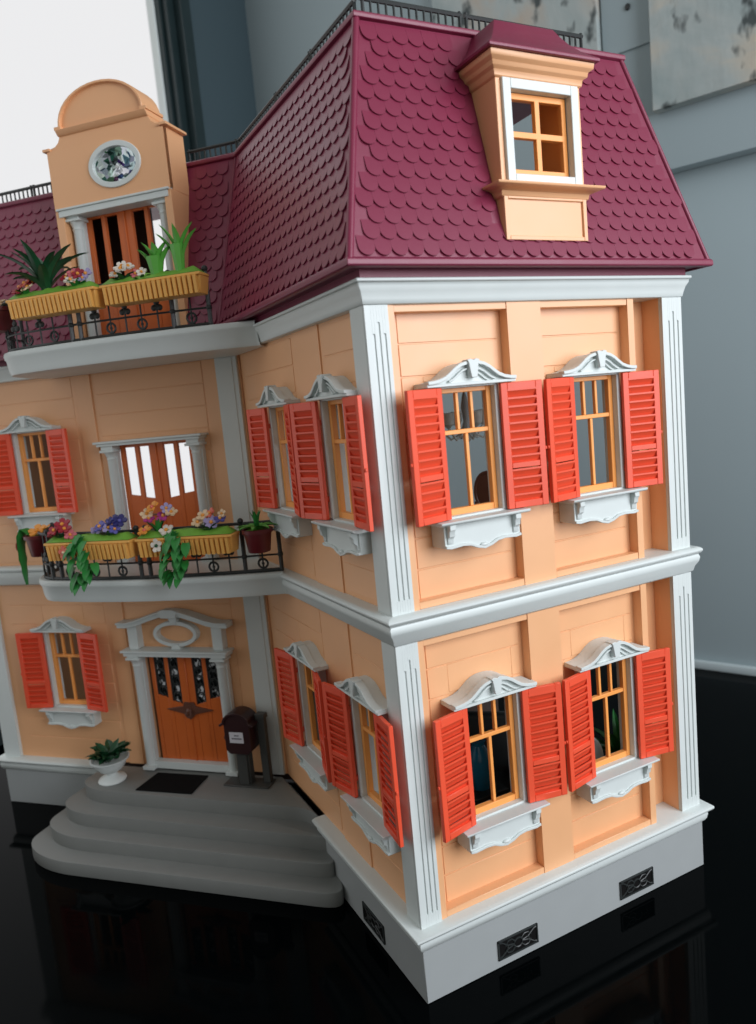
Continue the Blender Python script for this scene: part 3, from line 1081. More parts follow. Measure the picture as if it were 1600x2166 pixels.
# surrounds of the two lower doors
m = MB()
column(m, CT(8.95 + 4.3), 4.85, 16.0, .25)
column(m, CT(8.95 - 4.3), 4.85, 16.0, .25)
u0, u1 = CT(8.95 + 5.3), CT(8.95 - 5.3)
um = (u0 + u1) / 2
m.fb(u0 + .1, u1 - .1, -.4, .95, 15.75, 16.1)
m.fb(u0 - .1, u1 + .1, -.4, 1.1, 16.1, 16.3)
m.fb(u0 + 1.4, u1 - 1.4, -.4, .35, 4.86, 5.55)
for a in (u0 + 1.0, u1 - 1.0):
    m.fb(a - .5, a + .5, -.4, .45, 16.3, 18.55)
up = [(-5.6, 18.55), (-4.6, 18.55), (-3.6, 18.75), (-2.4, 19.15), (-1.2, 19.5), (-.6, 19.58)]
upl = up + [(0, 19.62)] + [(-a, b) for a, b in reversed(up)]
m.ribbon([(um + a, b) for a, b in upl], .42, -.3, .8)
m.ribbon([(um + a, b + .22) for a, b in upl], .16, -.3, .98)
m.prism([(um - .75, 19.3), (um + .75, 19.3), (um + .95, 19.9), (um + .5, 20.05), (um - .5, 20.05), (um - .95, 19.9)], -1.0, -.2)
link('door_surround', m.mesh('door_surround', 'white', .03), house, fw('C', 0, 0, 0), FR['C'][1])
m = MB()
m.ribbon(arc((um, 17.65), 2.05, 1.0, 0, 360, 32)[:-1], .34, -.4, .3, True)
m.prism([(um - .5, 16.3), (um + .5, 16.3), (um + .3, 16.75), (um - .3, 16.75)], -.4, .3)
m.prism([(um - .3, 18.6), (um + .3, 18.6), (um + .5, 19.3), (um - .5, 19.3)], -.35, .3)
link('oval_emblem', m.mesh('oval_emblem', 'white', .03), house, fw('C', 0, 0, 0), FR['C'][1])
m = MB()
column(m, CT(8.72 + 4.25), 24.2, 34.7, .1)
column(m, CT(8.72 - 4.25), 24.2, 34.7, .1)
m.fb(CT(8.8 + 5.1), CT(8.8 - 5.1), -.4, .85, 34.62, 34.85)
m.fb(CT(8.8 + 5.35), CT(8.8 - 5.35), -.4, 1.0, 34.85, 35.05)
link('door_surround', m.mesh('door_surround', 'white', .03), house, fw('C', 0, 0, 0), FR['C'][1])

# ------------------------------------------------------------------ balconies
def front_o(t):
    return 7.15 - .0095 * (t - 9.5) ** 2
def edge_tz():
    pts = [(19.0, .3), (18.95, 2.4)]
    for i in range(1, 9):
        a = PI / 2 * i / 8
        pts.append((15.2 + 3.75 * math.cos(a), 2.4 + (front_o(15.2) - 2.4) * math.sin(a)))
    t = 13.5
    while t > -4.6:
        pts.append((t, front_o(t)))
        t -= 1.5
    pts.append((-4.72, 5.35))
    return pts
EDGE = [cw(t, o)[:2] for t, o in edge_tz()]                  # travels from the left end to the inner corner
EDGE_R = list(reversed(EDGE))                                # outwards is on the left of travel
def balcony(zs):
    m = MB()
    levels = [(-.75, 22.35), (-.38, 22.42), (-.26, 22.7), (-.14, 23.6), (-.04, 23.72), (.0, 23.9), (-.02, 24.12), (-.12, 24.2)]
    rows = []
    for o, z in levels:
        q = offset_path(EDGE_R, o)
        rows.append([(p.x, p.y, z + zs) for p in q] + [cw(19.0 + o, -.1, z + zs), cw(-.1, -.1, z + zs)])
    n = len(rows[0])
    vs = [v for r_ in rows for v in r_]
    fs = [(i * n + k, i * n + (k + 1) % n, (i + 1) * n + (k + 1) % n, (i + 1) * n + k) for i in range(len(rows) - 1) for k in range(n)]
    fs += [tuple(range(n)), tuple(range((len(rows) - 1) * n, len(rows) * n))]
    m.add(vs, fs)
    b = link('balcony', m.mesh('balcony', 'white', 0), house)
    return b
RAILZ = (24.2, 25.5, 28.05)
def railing(par, zs):
    path = offset_path(EDGE_R, -.55)[(3 if zs else 1):-1]
    P = [Vector((p.x, p.y, 0)) for p in path]
    z0, zm, zt = (z + zs for z in RAILZ)
    m = MB()
    m.tube([(p.x, p.y, zt) for p in P], .13, 6)
    m.tube([(p.x, p.y, zm) for p in P], .08, 6)
    m.tube([(p.x, p.y, z0 + .12) for p in P], .16, 6)
    rail = link('railing', m.mesh('railing', 'iron'), par)
    ln = [0]
    for i in range(1, len(P)):
        ln.append(ln[-1] + (P[i] - P[i - 1]).length)
    def at(d):
        for i in range(1, len(P)):
            if d <= ln[i] + 1e-6:
                k = (d - ln[i - 1]) / (ln[i] - ln[i - 1])
                return P[i - 1].lerp(P[i], k)
        return P[-1]
    tot = ln[-1]
    pm = MB()
    pm.tube([(0, 0, 0), (0, 0, zt - z0)], .17, 6)
    pm.ball((0, 0, zt - z0 + .2), .24, 8)
    pm.ball((0, 0, zm - z0), .24, 8)
    post = pm.mesh('post', 'iron')
    bmm = MB()
    bmm.tube([(0, 0, 0), (0, 0, zt - z0)], .07, 5)
    bal = bmm.mesh('baluster', 'iron')
    rm = MB()
    rm.tube([(.36 * math.cos(a_ * PI / 6), 0, .36 * math.sin(a_ * PI / 6)) for a_ in range(12)], .09, 5, True)
    rm.ball((0, 0, 0), .12, 6)
    ring = rm.mesh('rail_ring', 'iron')
    tm_ = MB()
    for a_ in (90, 210, 330):
        tm_.ball((.26 * math.cos(math.radians(a_)), 0, .26 * math.sin(math.radians(a_))), .24, 7, (1, .6, 1))
    tref = tm_.mesh('trefoil', 'iron')
    posts = [.1, 2.9, 10.7, 11.5, 19.3, 20.3, tot - 1.6, tot - .1]
    for d in posts:
        p = at(max(0, min(tot, d)))
        link('post', post, rail, (p.x, p.y, z0))
    d = 1.5
    k = 0
    while d < tot - 1.0:
        if min(abs(d - q) for q in posts) > .5:
            p = at(d)
            q = at(min(tot, d + .2)) - at(max(0, d - .2))
            rz = math.atan2(q.y, q.x)
            link('baluster', bal, rail, (p.x, p.y, z0))
            if k % 2 == 0:
                link('rail_ring', ring, rail, (p.x, p.y, z0 + .68), rz)
            else:
                link('trefoil', tref, rail, (p.x, p.y, zm + .55), rz)
            k += 1
        d += 1.3
    return rail
for zs in (0, 18.62):
    b = balcony(zs)
    railing(b, zs)

# ------------------------------------------------------------------ entrance steps
def step_outline(tl, o, ye, rl, rr):
    ry = rl * .52
    pts = [(tl - .6, .12), (tl - .12, (o - ry) * .55), (tl, o - ry)]
    for i in range(1, 13):
        a = PI / 2 * i / 12
        pts.append((tl - rl + rl * math.cos(a), (o - ry) + ry * math.sin(a)))
    # right end turns into the side of the wing
    te = .12 - o
    pe = [(te + rr * 1.1, o)]
    tG = (ye - L) / s2                                       # t - o at the wall
    t2, o2 = (.12 + tG) / 2, (.12 - tG) / 2
    c = (te + rr * .1, o)
    for i in range(0, 7):
        k = i / 6
        a_ = Vector((te + rr * 1.1, o)).lerp(Vector(c), k)
        b_ = Vector(c).lerp(Vector((t2, o2)), k)
        q = a_.lerp(b_, k)
        pe.append((q.x, q.y))
    pts += pe[1:]
    pts.append((.1, .12))
    return [cw(t, o_)[:2] for t, o_ in pts]
stair = bpy.data.objects.new('entrance_steps', None)
COL.objects.link(stair)
stair.parent = house
lev = [(4.74, 18.5, 4.65, 15.9, 3.6, 1.4), (3.56, 19.55, 6.5, 14.6, 4.3, 1.7), (2.38, 20.4, 8.1, 13.4, 5.2, 2.1), (1.2, 21.5, 9.75, 12.4, 6.2, 2.6)]
for i, (z, tl, o, ye, rl, rr) in enumerate(lev):
    m = MB()
    m.prism(step_outline(tl, o, ye, rl, rr), .02 if i == 3 else lev[i + 1][0] - .15, z, 'z')
    link('step', m.mesh('step', 'step', .07, True, 2), stair)

# ------------------------------------------------------------------ plants and planters
def blade(m, base, d, ln, w, curve, up=1.0, fold=.15, n=5):
    """arching leaf: base point, heading angle d, length, width, droop"""
    vs = []
    hd = Vector((math.cos(d), math.sin(d), 0))
    sd = Vector((-hd.y, hd.x, 0))
    p = Vector(base)
    el = up
    for i in range(n + 1):
        k = i / n
        ww = w * (.55 + 1.2 * k - 1.72 * k * k) if k < 1 else .02
        nv = Vector((-hd.x * math.sin(el), -hd.y * math.sin(el), math.cos(el)))
        vs += [p + sd * ww / 2 + nv * fold * ww, p, p - sd * ww / 2 + nv * fold * ww]
        p = p + (hd * math.cos(el) + Vector((0, 0, math.sin(el)))) * ln / n
        el -= curve / n
    fs = []
    for i in range(n):
        a = 3 * i
        fs += [(a, a + 1, a + 4, a + 3), (a + 1, a + 2, a + 5, a + 4)]
    th = Vector((0, 0, -.06))
    k = len(vs)
    m.add(vs + [v + th for v in vs], fs + [tuple(j + k for j in reversed(f)) for f in fs] + [(0, 3, 3 + k, k), (2, 2 + k, 5 + k, 5)])
    return m

def flower_mesh(petal, centre, r=.55, n=5):
    m = MB()
    m.cur = 0
    for i in range(n):
        a = 2 * PI * i / n + .3
        ca, sa = math.cos(a), math.sin(a)
        def P(x, y, z):
            return (x * ca - y * sa, x * sa + y * ca, z)
        t = [P(.1 * r, 0, 0), P(.45 * r, .32 * r, .12 * r), P(.85 * r, .36 * r, .22 * r), P(1.08 * r, 0, .2 * r), P(.85 * r, -.36 * r, .22 * r), P(.45 * r, -.32 * r, .12 * r)]
        b = [(x, y, z - .12) for x, y, z in t]
        m.add(t + b, [(0, 1, 2, 3, 4, 5), (11, 10, 9, 8, 7, 6)] + [(j, j + 6, (j + 1) % 6 + 6, (j + 1) % 6) for j in range(6)])
    m.cur = 1
    m.ball((0, 0, .06), r * .28, 6)
    return m.mesh('flower', [petal, centre])
FL = {}
def flower(par, petal, loc, r=.55, centre='amber', tilt=None):
    r *= .88
    k = (petal, centre, round(r, 2))
    if k not in FL:
        FL[k] = flower_mesh(petal, centre, r)
    o = link('flower', FL[k], par, loc)
    tl = random.uniform(.5, 1.0) if tilt is None else tilt
    o.rotation_euler = Matrix.Rotation(random.uniform(-.4, .4), 3, 'Z').to_euler()
    o.rotation_euler = (tl, random.uniform(-.3, .3), random.uniform(-.5, .5))
    return o

def leaf_tuft(par, c, n, ln, w, mt, up=.9, curve=1.0, name='leaf_tuft', z=0):
    m = MB()
    for i in range(n):
        blade(m, (0, 0, 0), 2 * PI * i / n + random.uniform(-.3, .3), ln * random.uniform(.8, 1.1), w, curve * random.uniform(.8, 1.2), up + random.uniform(-.15, .15))
    return link(name, m.mesh(name, mt), par, c)

BXW, BXD, BXH = 8.0, 1.55, 1.42
def box_meshes():
    m = MB()
    m.add([(-BXW / 2 + .25, -BXD + .36, 0), (BXW / 2 - .25, -BXD + .36, 0), (BXW / 2 - .25, 0, 0), (-BXW / 2 + .25, 0, 0),
           (-BXW / 2 + .05, -BXD + .2, BXH - .2), (BXW / 2 - .05, -BXD + .2, BXH - .2), (BXW / 2 - .05, 0, BXH - .2), (-BXW / 2 + .05, 0, BXH - .2)],
          [(3, 2, 1, 0), (4, 5, 6, 7), (0, 1, 5, 4), (1, 2, 6, 5), (2, 3, 7, 6), (3, 0, 4, 7)])
    m.box(-BXW / 2, BXW / 2, -BXD, .02, BXH - .2, BXH)
    for sx in (-1, 1):                                       # hooks over the rail
        m.box(sx * 2.6 - .25, sx * 2.6 + .25, .0, .45, BXH - .35, BXH - .2)
    body = m.mesh('box_body', 'box', .04)
    m = MB()
    m.add([(-.11, -BXD + .03, 0), (.11, -BXD + .03, 0), (.12, -BXD + .3, .02), (-.12, -BXD + .3, .02),
           (-.11, -BXD - .12, BXH - .22), (.11, -BXD - .12, BXH - .22), (.13, -BXD + .12, BXH - .22), (-.13, -BXD + .12, BXH - .22)],
          [(3, 2, 1, 0), (4, 5, 6, 7), (0, 1, 5, 4), (1, 2, 6, 5), (2, 3, 7, 6), (3, 0, 4, 7)])
    rib = m.mesh('rib', 'box')
    m = MB()
    n = 14
    vs, fs = [], []
    for i in range(n + 1):
        for j in range(4):
            x = -BXW / 2 + .15 + (BXW - .3) * i / n
            y = -BXD + .12 + (BXD - .14) * j / 3
            z = BXH + .04 + (.42 + random.uniform(-.05, .09) if 0 < i < n and 0 < j < 3 else .0)
            vs.append((x, y, z))
    for i in range(n):
        for j in range(3):
            fs.append((i * 4 + j, i * 4 + 4 + j, i * 4 + 5 + j, i * 4 + 1 + j))
    m.add(vs, fs)
    turf = m.mesh('turf', 'turf')
    return body, rib, turf
BODY, RIB, TURF = box_meshes()
def flower_box(label, t, o, z, rz=0):
    e = bpy.data.objects.new('flower_box', None)
    COL.objects.link(e)
    e.empty_display_size = .02
    e.location = Vector(cw(t, o, z)) * S
    e.rotation_euler = (0, 0, -PI / 4 + rz)
    tag(e, label, 'flower box', 'ribbed ochre flower boxes on the balcony railings')
    b = link('box_body', BODY, e)
    for k in range(19):
        link('rib', RIB, b, (-BXW / 2 + .42 + (BXW - .84) * k / 18, 0, 0))
    link('turf', TURF, e)
    return e
def frail(t):
    return front_o(t) - .45
ZB = 26.18
# lower balcony, left box (local x runs to the right when seen from the front)
b1 = flower_box('ochre ribbed flower box with crimson and violet flowers on the lower balcony', 10.35, frail(10.35), ZB)
for i, (x, y, z, c, r) in enumerate(((-3.3, -.9, 2.35, 'crimson', .62), (-2.7, -.6, 2.75, 'crimson', .7), (-2.2, -1.0, 2.45, 'crimson', .6), (-3.7, -.7, 2.1, 'crimson', .5), (-1.75, -1.0, 1.95, 'pink', .55),
                                     (.6, -.8, 2.2, 'lilac', .5), (1.15, -1.0, 2.5, 'violet', .6), (1.75, -.8, 2.35, 'lilac', .55), (2.1, -.5, 2.9, 'navy', .6), (2.75, -.6, 2.8, 'navy', .65), (1.6, -.5, 2.75, 'navy', .5), (2.5, -1.0, 2.25, 'violet', .5))):
    flower(b1, c, (x, y, z), r, 'amber' if c != 'navy' else 'violet')
leaf_tuft(b1, (-2.7, -.8, 1.45), 9, 1.2, .5, 'darkleaf', 1.0, .8)
leaf_tuft(b1, (1.9, -.8, 1.45), 9, 1.2, .5, 'darkleaf', 1.0, .8)
b2 = flower_box('ochre ribbed flower box with orange, white and magenta flowers on the lower balcony', 2.15, frail(2.15) - .02, ZB, .07)
for i, (x, y, z, c, r) in enumerate(((-3.3, -1.1, 2.0, 'amber', .6), (-2.6, -.7, 3.7, 'amber', .65), (-3.2, -.6, 3.2, 'cream', .6), (-3.0, -.8, 2.85, 'magenta', .5), (-1.75, -.7, 3.0, 'magenta', .65), (-1.5, -.6, 3.55, 'lilac', .5), (-1.1, -.7, 3.25, 'cream', .55), (-1.4, -1.2, 1.95, 'ivory', .62),
                                     (1.0, -.7, 2.35, 'cream', .55), (1.4, -.5, 2.8, 'cream', .6), (2.0, -.5, 2.95, 'coral', .5), (2.2, -.9, 2.3, 'lilac', .65), (2.8, -.6, 2.5, 'violet', .5), (2.9, -.4, 2.85, 'cream', .4))):
    flower(b2, c, (x, y, z), r, 'amber' if c != 'amber' else 'coral')
leaf_tuft(b2, (-2.3, -.8, 1.45), 10, 1.6, .45, 'leaf', 1.25, .5)
leaf_tuft(b2, (2.0, -.8, 1.45), 9, 1.2, .5, 'darkleaf', 1.0, .8)
def trailing_leaf(par, x, ln, w, fl, side):
    m = MB()
    rs = random.Random(int(ln * 10))
    n = 26
    for i in range(n):
        k = i / (n - 1)
        z = BXH + .55 - k * (ln - .5)
        y = -BXD - .12 - .22 * math.sin(min(1, k * 1.2) * PI) if k > .1 else -BXD + .35
        wid = w * (.30 + .2 * math.sin(k * PI)) * (1 - max(0, k - .7) * 1.6)
        dx = rs.uniform(-1, 1) * wid
        a = -PI / 2 + dx / w * 1.5 + rs.uniform(-.3, .3)
        blade(m, (x + dx + .15 * math.sin(k * 5), y + rs.uniform(-.1, .05), z), a, rs.uniform(1.0, 1.45), rs.uniform(.75, 1.0), rs.uniform(.5, 1.0), rs.uniform(-.9, -.35), .16, 4)
    lf = link('trailing_leaves', m.mesh('trailing_leaves', 'leaf'), par)
    m = MB()
    m.ball((x - .05, -BXD - .62, .25), .2, 8, (1, .5, 1.1))
    link('bud', m.mesh('bud', 'darkleaf'), lf)
    flower(par, fl, (x + side * 1.35, -BXD - .45, .75 if fl == 'coral' else .95), .58, 'cream' if fl == 'coral' else 'darkleaf', 1.5)
    return lf
trailing_leaf(b1, -.35, 4.1, 2.25, 'coral', -1)
trailing_leaf(b2, -.55, 3.9, 2.25, 'ivory', -1)

ZBT = ZB + 18.75
b3 = flower_box('ochre ribbed flower box with a dark green palm on the top balcony', 10.35, frail(10.35), ZBT)
m = MB()
for i in range(17):
    blade(m, (0, 0, 0), 2 * PI * i / 17 + .2, 4.2 + .7 * math.sin(i * 2.1), 1.0, 1.15 + .3 * math.cos(i * 1.7), 1.36 - .15 * (i % 3), .2, 7)
link('palm', m.mesh('palm', 'darkleaf'), b3, (-.75, -.75, 1.45))
for x, y, z, c, r in ((-3.1, -.8, 2.35, 'crimson', .6), (-2.5, -.9, 2.55, 'coral', .62), (-2.1, -1.1, 2.2, 'cream', .62), (-3.2, -1.0, 2.05, 'crimson', .5), (-1.9, -.7, 2.6, 'crimson', .5),
                      (1.2, -.8, 2.45, 'crimson', .5), (1.75, -.6, 2.75, 'pink', .55), (2.3, -.8, 2.6, 'crimson', .55), (1.8, -1.1, 2.2, 'ivory', .55), (2.9, -.7, 2.55, 'lilac', .55), (2.8, -1.0, 2.2, 'lilac', .42)):
    flower(b3, c, (x, y, z), r)
leaf_tuft(b3, (-2.5, -.8, 1.45), 9, 1.1, .45, 'leaf', 1.0, .8)
leaf_tuft(b3, (2.1, -.8, 1.45), 9, 1.2, .5, 'leaf', 1.0, .8)
b4 = flower_box('ochre ribbed flower box with white flowers and two lime green plants on the top balcony', 2.15, frail(2.15) - .02, ZBT, .07)
for x, y, z, c, r in ((-3.0, -.8, 2.2, 'ivory', .5), (-2.45, -.9, 2.5, 'ivory', .6), (-1.95, -.7, 2.65, 'ivory', .5), (-2.5, -.6, 2.75, 'ivory', .5), (-1.3, -.9, 2.0, 'pink', .45), (-.8, -.9, 2.05, 'ivory', .45)):
    flower(b4, c, (x, y, z), r)
leaf_tuft(b4, (-2.3, -.8, 1.45), 10, 1.2, .5, 'darkleaf', .8, .7)
leaf_tuft(b4, (-.9, -.9, 1.4), 7, 1.0, .4, 'darkleaf', .6, .7)
def fan_plant(par, x, h, w):
    m = MB()
    m.tube([(0, 0, 0), (0, 0, h * .25), (0, 0, h * .6)], [.28 * w, .36 * w, .5 * w], 8)
    for dx, an, k in ((-.38, PI, .95), (-.1, PI, 1.18), (.18, 0, 1.1), (.42, 0, .92), (.1, -1.4, 1.0)):
        blade(m, (dx * w, 0, h * .42), an, h * .6 * k, .62 * w, .5, 1.35 - abs(dx) * .5, .25, 5)
    return link('fan_plant', m.mesh('fan_plant', 'lime'), par, (x, -.8, 1.4))
fan_plant(b4, .35, 2.6, 1.35)
fan_plant(b4, 2.2, 3.6, 1.1)

def pot_mesh():
    m = MB()
    m.lathe([(.05, 0), (.92, 0), (.98, .06), (1.22, 1.5), (1.36, 1.52), (1.38, 1.82), (1.2, 1.84), (1.14, 1.6), (.05, 1.55)], 20)
    return m.mesh('pot_body', 'pot')
POT = pot_mesh()
def pot(label, t, o, z):
    e = bpy.data.objects.new('hanging_pot', None)
    COL.objects.link(e)
    e.empty_display_size = .01
    e.location = Vector(cw(t, o, z)) * S
    e.rotation_euler = (0, 0, -PI / 4)
    tag(e, label, 'flower pot', 'dark red pots hung on the railings')
    link('pot_body', POT, e)
    m = MB()
    m.lathe([(1.15, 1.5), (1.1, 1.72), (.05, 1.78)], 14)
    link('turf', m.mesh('turf', 'turf'), e)
    return e
p1 = pot('dark red pot with a spreading green plant at the right end of the lower balcony', -3.55, 6.35, 26.05)
p1.scale = (.84, .84, .95)
m = MB()
for i in range(8):
    blade(m, (0, 0, 0), 2 * PI * i / 8 + .25, 2.0, .8, .75, .42, .15, 5)
link('spreading_leaves', m.mesh('spreading_leaves', 'lime'), p1, (0, 0, 1.75))
m = MB()
for i in range(5):
    blade(m, (0, 0, 0), 2 * PI * i / 5, 1.6, .6, .3, 1.35, .2, 5)
link('upright_leaves', m.mesh('upright_leaves', 'leaf'), p1, (0, 0, 1.75))
def trailing_pot(label, t, o, z, fl):
    p = pot(label, t, o, z)
    flower(p, fl, (0, -.3, 2.15), .85, 'amber', .5)
    flower(p, fl, (.2, .2, 2.2), .75, 'amber', .3)
    m = MB()
    vs = []
    n = 10
    for i in range(n + 1):
        k = i / n
        x = -.5 - 1.35 * math.sin(min(1, k * 2.2) * PI / 2)
        zz = 1.9 + .5 * math.sin(min(1, k * 2.6) * PI) - max(0, k - .22) * 5.6
        ww = (.95 + .15 * math.sin(i * 2.4)) * (1 - k ** 3 * .8)
        for q in (-1, 0, 1):
            vs.append((x - .12 * abs(q), -.35 + q * ww / 2, zz))
    fs = [(i * 3 + j, i * 3 + j + 1, i * 3 + j + 4, i * 3 + j + 3) for i in range(n) for j in range(2)]
    k = len(vs)
    m.add(vs + [(a_ + .09, b_, c_) for a_, b_, c_ in vs], fs + [tuple(q + k for q in reversed(f)) for f in fs])
    link('trailing_leaf', m.mesh('trailing_leaf', 'leaf'), p)
    m = MB()
    m.ball((-2.05, -.5, .9), .3, 7, (.6, 1, 1.5))
    link('bud', m.mesh('bud', 'crimson'), p)
    return p
trailing_pot('dark red pot with a trailing vine and orange flower left of the lower balcony boxes', 17.9, 4.5, 26.0, 'amber')
trailing_pot('dark red pot with a pale cream flower left of the top balcony boxes', 17.7, 5.6, 44.6, 'cream')

# urn on the steps
e = bpy.data.objects.new('urn_planter', None)
COL.objects.link(e)
e.location = Vector(cw(15.75, 2.75, 4.76)) * S
e.rotation_euler = (0, 0, -PI / 4)
tag(e, 'white footed urn with a dark green plant on the top step left of the door', 'urn')
m = MB()
m.lathe([(.05, 0), (1.2, 0), (1.25, .1), (1.15, .26), (.75, .42), (.5, .62), (.48, .78), (.62, .88), (1.0, 1.05), (1.3, 1.4), (1.46, 1.85), (1.72, 2.0), (1.75, 2.12), (1.6, 2.14), (1.4, 1.9), (.05, 1.85)], 26)
link('urn_body', m.mesh('urn_body', 'white'), e)
m = MB()
for i in range(34):
    a = random.uniform(0, 2 * PI)
    q = random.uniform(.1, .9)
    blade(m, (q * math.cos(a), q * math.sin(a), random.uniform(0, .5)), a + random.uniform(-.6, .6), random.uniform(1.2, 2.0), 1.05, random.uniform(.6, 1.2), random.uniform(.5, 1.2), .2, 4)
blade(m, (.3, 0, .5), .25, 2.1, .6, .3, .75)
blade(m, (-.6, -.2, .3), PI + .1, 2.0, .45, 1.0, .35)
link('leaves', m.mesh('leaves', 'darkleaf'), e, (0, 0, 1.9))

# doormat
m = MB()
m.prism([cw(12.1, 1.05)[:2], cw(12.3, 4.2)[:2], cw(6.75, 4.1)[:2], cw(6.95, .95)[:2]], 4.75, 4.86, 'z')
tag(link('doormat', m.mesh('doormat', 'rubber', .02)), 'flat black doormat lying on the top step before the orange door', 'doormat')

# mailbox
e = bpy.data.objects.new('mailbox', None)
COL.objects.link(e)
e.location = Vector(cw(2.35, 1.55, 4.76)) * S
e.rotation_euler = (0, 0, -PI / 4)
tag(e, 'dark red mailbox with a white label on dark grey posts beside the door', 'mailbox')
m = MB()
m.box(-2.3, 2.0, -.8, .8, 0, .12)
link('base_plate', m.mesh('base_plate', 'postgrey', .03), e)
m = MB()
m.box(-1.0, .25, -.35, .35, .1, 3.3)
m.box(-.85, .1, -.5, -.34, .1, 3.1)
link('post', m.mesh('post', 'postgrey', .05), e)
m = MB()
m.box(1.15, 1.85, .05, .6, .1, 6.0)
m.box(1.05, 1.95, -.02, .66, 5.85, 6.3)
link('post', m.mesh('post', 'postgrey', .05), e)
m = MB()
m.prism([(-1.55, 3.35), (-1.2, 3.0), (.5, 3.0), (.9, 3.35), (.9, 5.7)] + arc((-.325, 5.7), 1.225, .85, 0, 180, 10)[1:-1] + [(-1.55, 5.7)], -.85, .6)
link('mailbox_body', m.mesh('mailbox_body', 'mailbox', .05), e)
m = MB()
m.ribbon([(-1.9, 5.55), (-1.5, 5.75)] + [(a, b) for a, b in reversed(arc((-.325, 5.72), 1.2, .9, 15, 165, 10))] + [(.85, 5.75), (1.25, 5.55)], .2, -.7, 1.0)
link('lid', m.mesh('lid', 'mailbox', .03), e)
m = MB()
m.box(-1.05, .25, -.9, -.84, 4.05, 5.0)
lb = link('label_plate', m.mesh('label_plate', 'paper'), e)
m = MB()
m.box(-.6, -.15, -.912, -.9, 4.66, 4.76)
m.box(-.85, .1, -.912, -.9, 4.38, 4.5)
link('print', m.mesh('print', 'ink'), lb)
m = MB()
m.ball((-1.7, -.2, 4.2), .3, 8, (1, .8, 1))
link('flag_knob', m.mesh('flag_knob', 'mailbox'), e)

# ------------------------------------------------------------------ things inside the house
def chair(name, label, loc, rz, mt, k=1.0):
    e = bpy.data.objects.new(name, None)
    COL.objects.link(e)
    e.location = Vector(loc) * S
    e.rotation_euler = (0, 0, rz)
    e.scale = (k, k, k)
    tag(e, label, 'chair')
    m = MB()
    m.lathe([(.05, 2.3), (1.25, 2.3), (1.35, 2.45), (1.3, 2.65), (.05, 2.7)], 16)
    link('seat', m.mesh('seat', mt), e)
    m = MB()
    m.ribbon(arc((0, 4.9), 1.0, 1.45, 0, 360, 24)[:-1], .22, -1.35, -1.12, True)
    m.prism(arc((0, 4.9), .9, 1.35, 0, 360, 20)[:-1], 1.18, 1.3)
    link('backrest', m.mesh('backrest', mt, .03), e)
    for sx in (-1, 1):
        for y, zt in ((-.85, 2.35), (1.1, 4.2)):
            m = MB()
            m.tube([(sx * 1.05, y * 1.15, 0), (sx * .9, y, 1.2), (sx * .95, y * 1.05, zt)], [.1, .13, .15], 7)
            link('leg', m.mesh('leg', mt), e)
    return e
chair('dining_chair', 'brown oval-backed toy chair behind the upper left window of the right-hand front', (12.4, 8.4, 24.0), -1.0, 'brown')
chair('dining_chair', 'white toy chair behind the lower right window of the right-hand front', (17.6, 4.4, 4.8), 2.3, 'white', .95)
e = bpy.data.objects.new('chandelier', None)
COL.objects.link(e)
e.location = Vector((12.6, 10.0, 41.2)) * S
tag(e, 'white and grey chandelier hanging behind the upper left window of the right-hand front', 'chandelier')
m = MB()
m.tube([(0, 0, 0), (0, 0, -5.0)], .1, 6)
m.lathe([(.05, -8.6), (.3, -8.4), (.45, -7.6), (.2, -7.0), (.35, -6.0), (.12, -5.0)], 12)
link('stem', m.mesh('stem', 'plinth'), e)
for k in range(6):
    a = k * PI / 3 + .3
    m = MB()
    m.tube([(.25 * math.cos(a), .25 * math.sin(a), -7.8), (1.2 * math.cos(a), 1.2 * math.sin(a), -8.3), (2.0 * math.cos(a), 2.0 * math.sin(a), -7.4)], .09, 6)
    m.lathe([(.1, -7.4), (.42, -7.1), (.48, -6.3), (.3, -6.28)], 10, (2.0 * math.cos(a), 2.0 * math.sin(a)))
    link('arm', m.mesh('arm', 'white'), e)
e = bpy.data.objects.new('armchair', None)
COL.objects.link(e)
e.location = Vector((11.2, 8.0, 4.8)) * S
e.rotation_euler = (0, 0, -.7)
tag(e, 'black toy armchair behind the lower left window of the right-hand front', 'armchair')
m = MB()
m.box(-2.2, 2.2, -2, 2, .6, 2.6)
link('seat', m.mesh('seat', 'iron', .3, True, 3), e)
m = MB()
m.box(-2.2, 2.2, 1.3, 2.2, 2.2, 7.2)
link('backrest', m.mesh('backrest', 'iron', .3, True, 3), e)
for sx in (-1, 1):
    m = MB()
    m.box(sx * 2.5 - .45, sx * 2.5 + .45, -2, 2, .5, 4.0)
    link('armrest', m.mesh('armrest', 'iron', .3, True, 3), e)
m = MB()
m.lathe([(.05, 0), (.55, 0), (.75, .5), (.9, 1.6), (.7, 2.7), (.4, 3.2), (.55, 3.5), (.05, 3.5)], 18)
o = link('vase', m.mesh('vase', 'blue'), None, (8.6, 5.6, 8.7))
tag(o, 'shiny blue toy vase behind the lower left window of the right-hand front', 'vase')
m = MB()
m.box(-1.5, 1.5, -1.2, 1.2, 3.4, 3.88)
for sx in (-1, 1):
    for sy in (-1, 1):
        m.box(sx * 1.2 - .2, sx * 1.2 + .2, sy * .9 - .2, sy * .9 + .2, 0, 3.45)
o = link('side_table', m.mesh('side_table', 'iron', .06), None, (8.6, 5.6, 4.81))
tag(o, 'small black side table under the blue vase inside the house', 'side table')
e = bpy.data.objects.new('house_plant', None)
COL.objects.link(e)
e.location = Vector((21.2, 5.2, 4.8)) * S
tag(e, 'green potted plant behind the lower right window of the right-hand front', 'plant')
m = MB()
m.lathe([(.05, 0), (.9, 0), (1.2, 2.0), (1.3, 2.2), (.05, 2.1)], 16)
link('pot_body', m.mesh('pot_body', 'iron'), e)
m = MB()
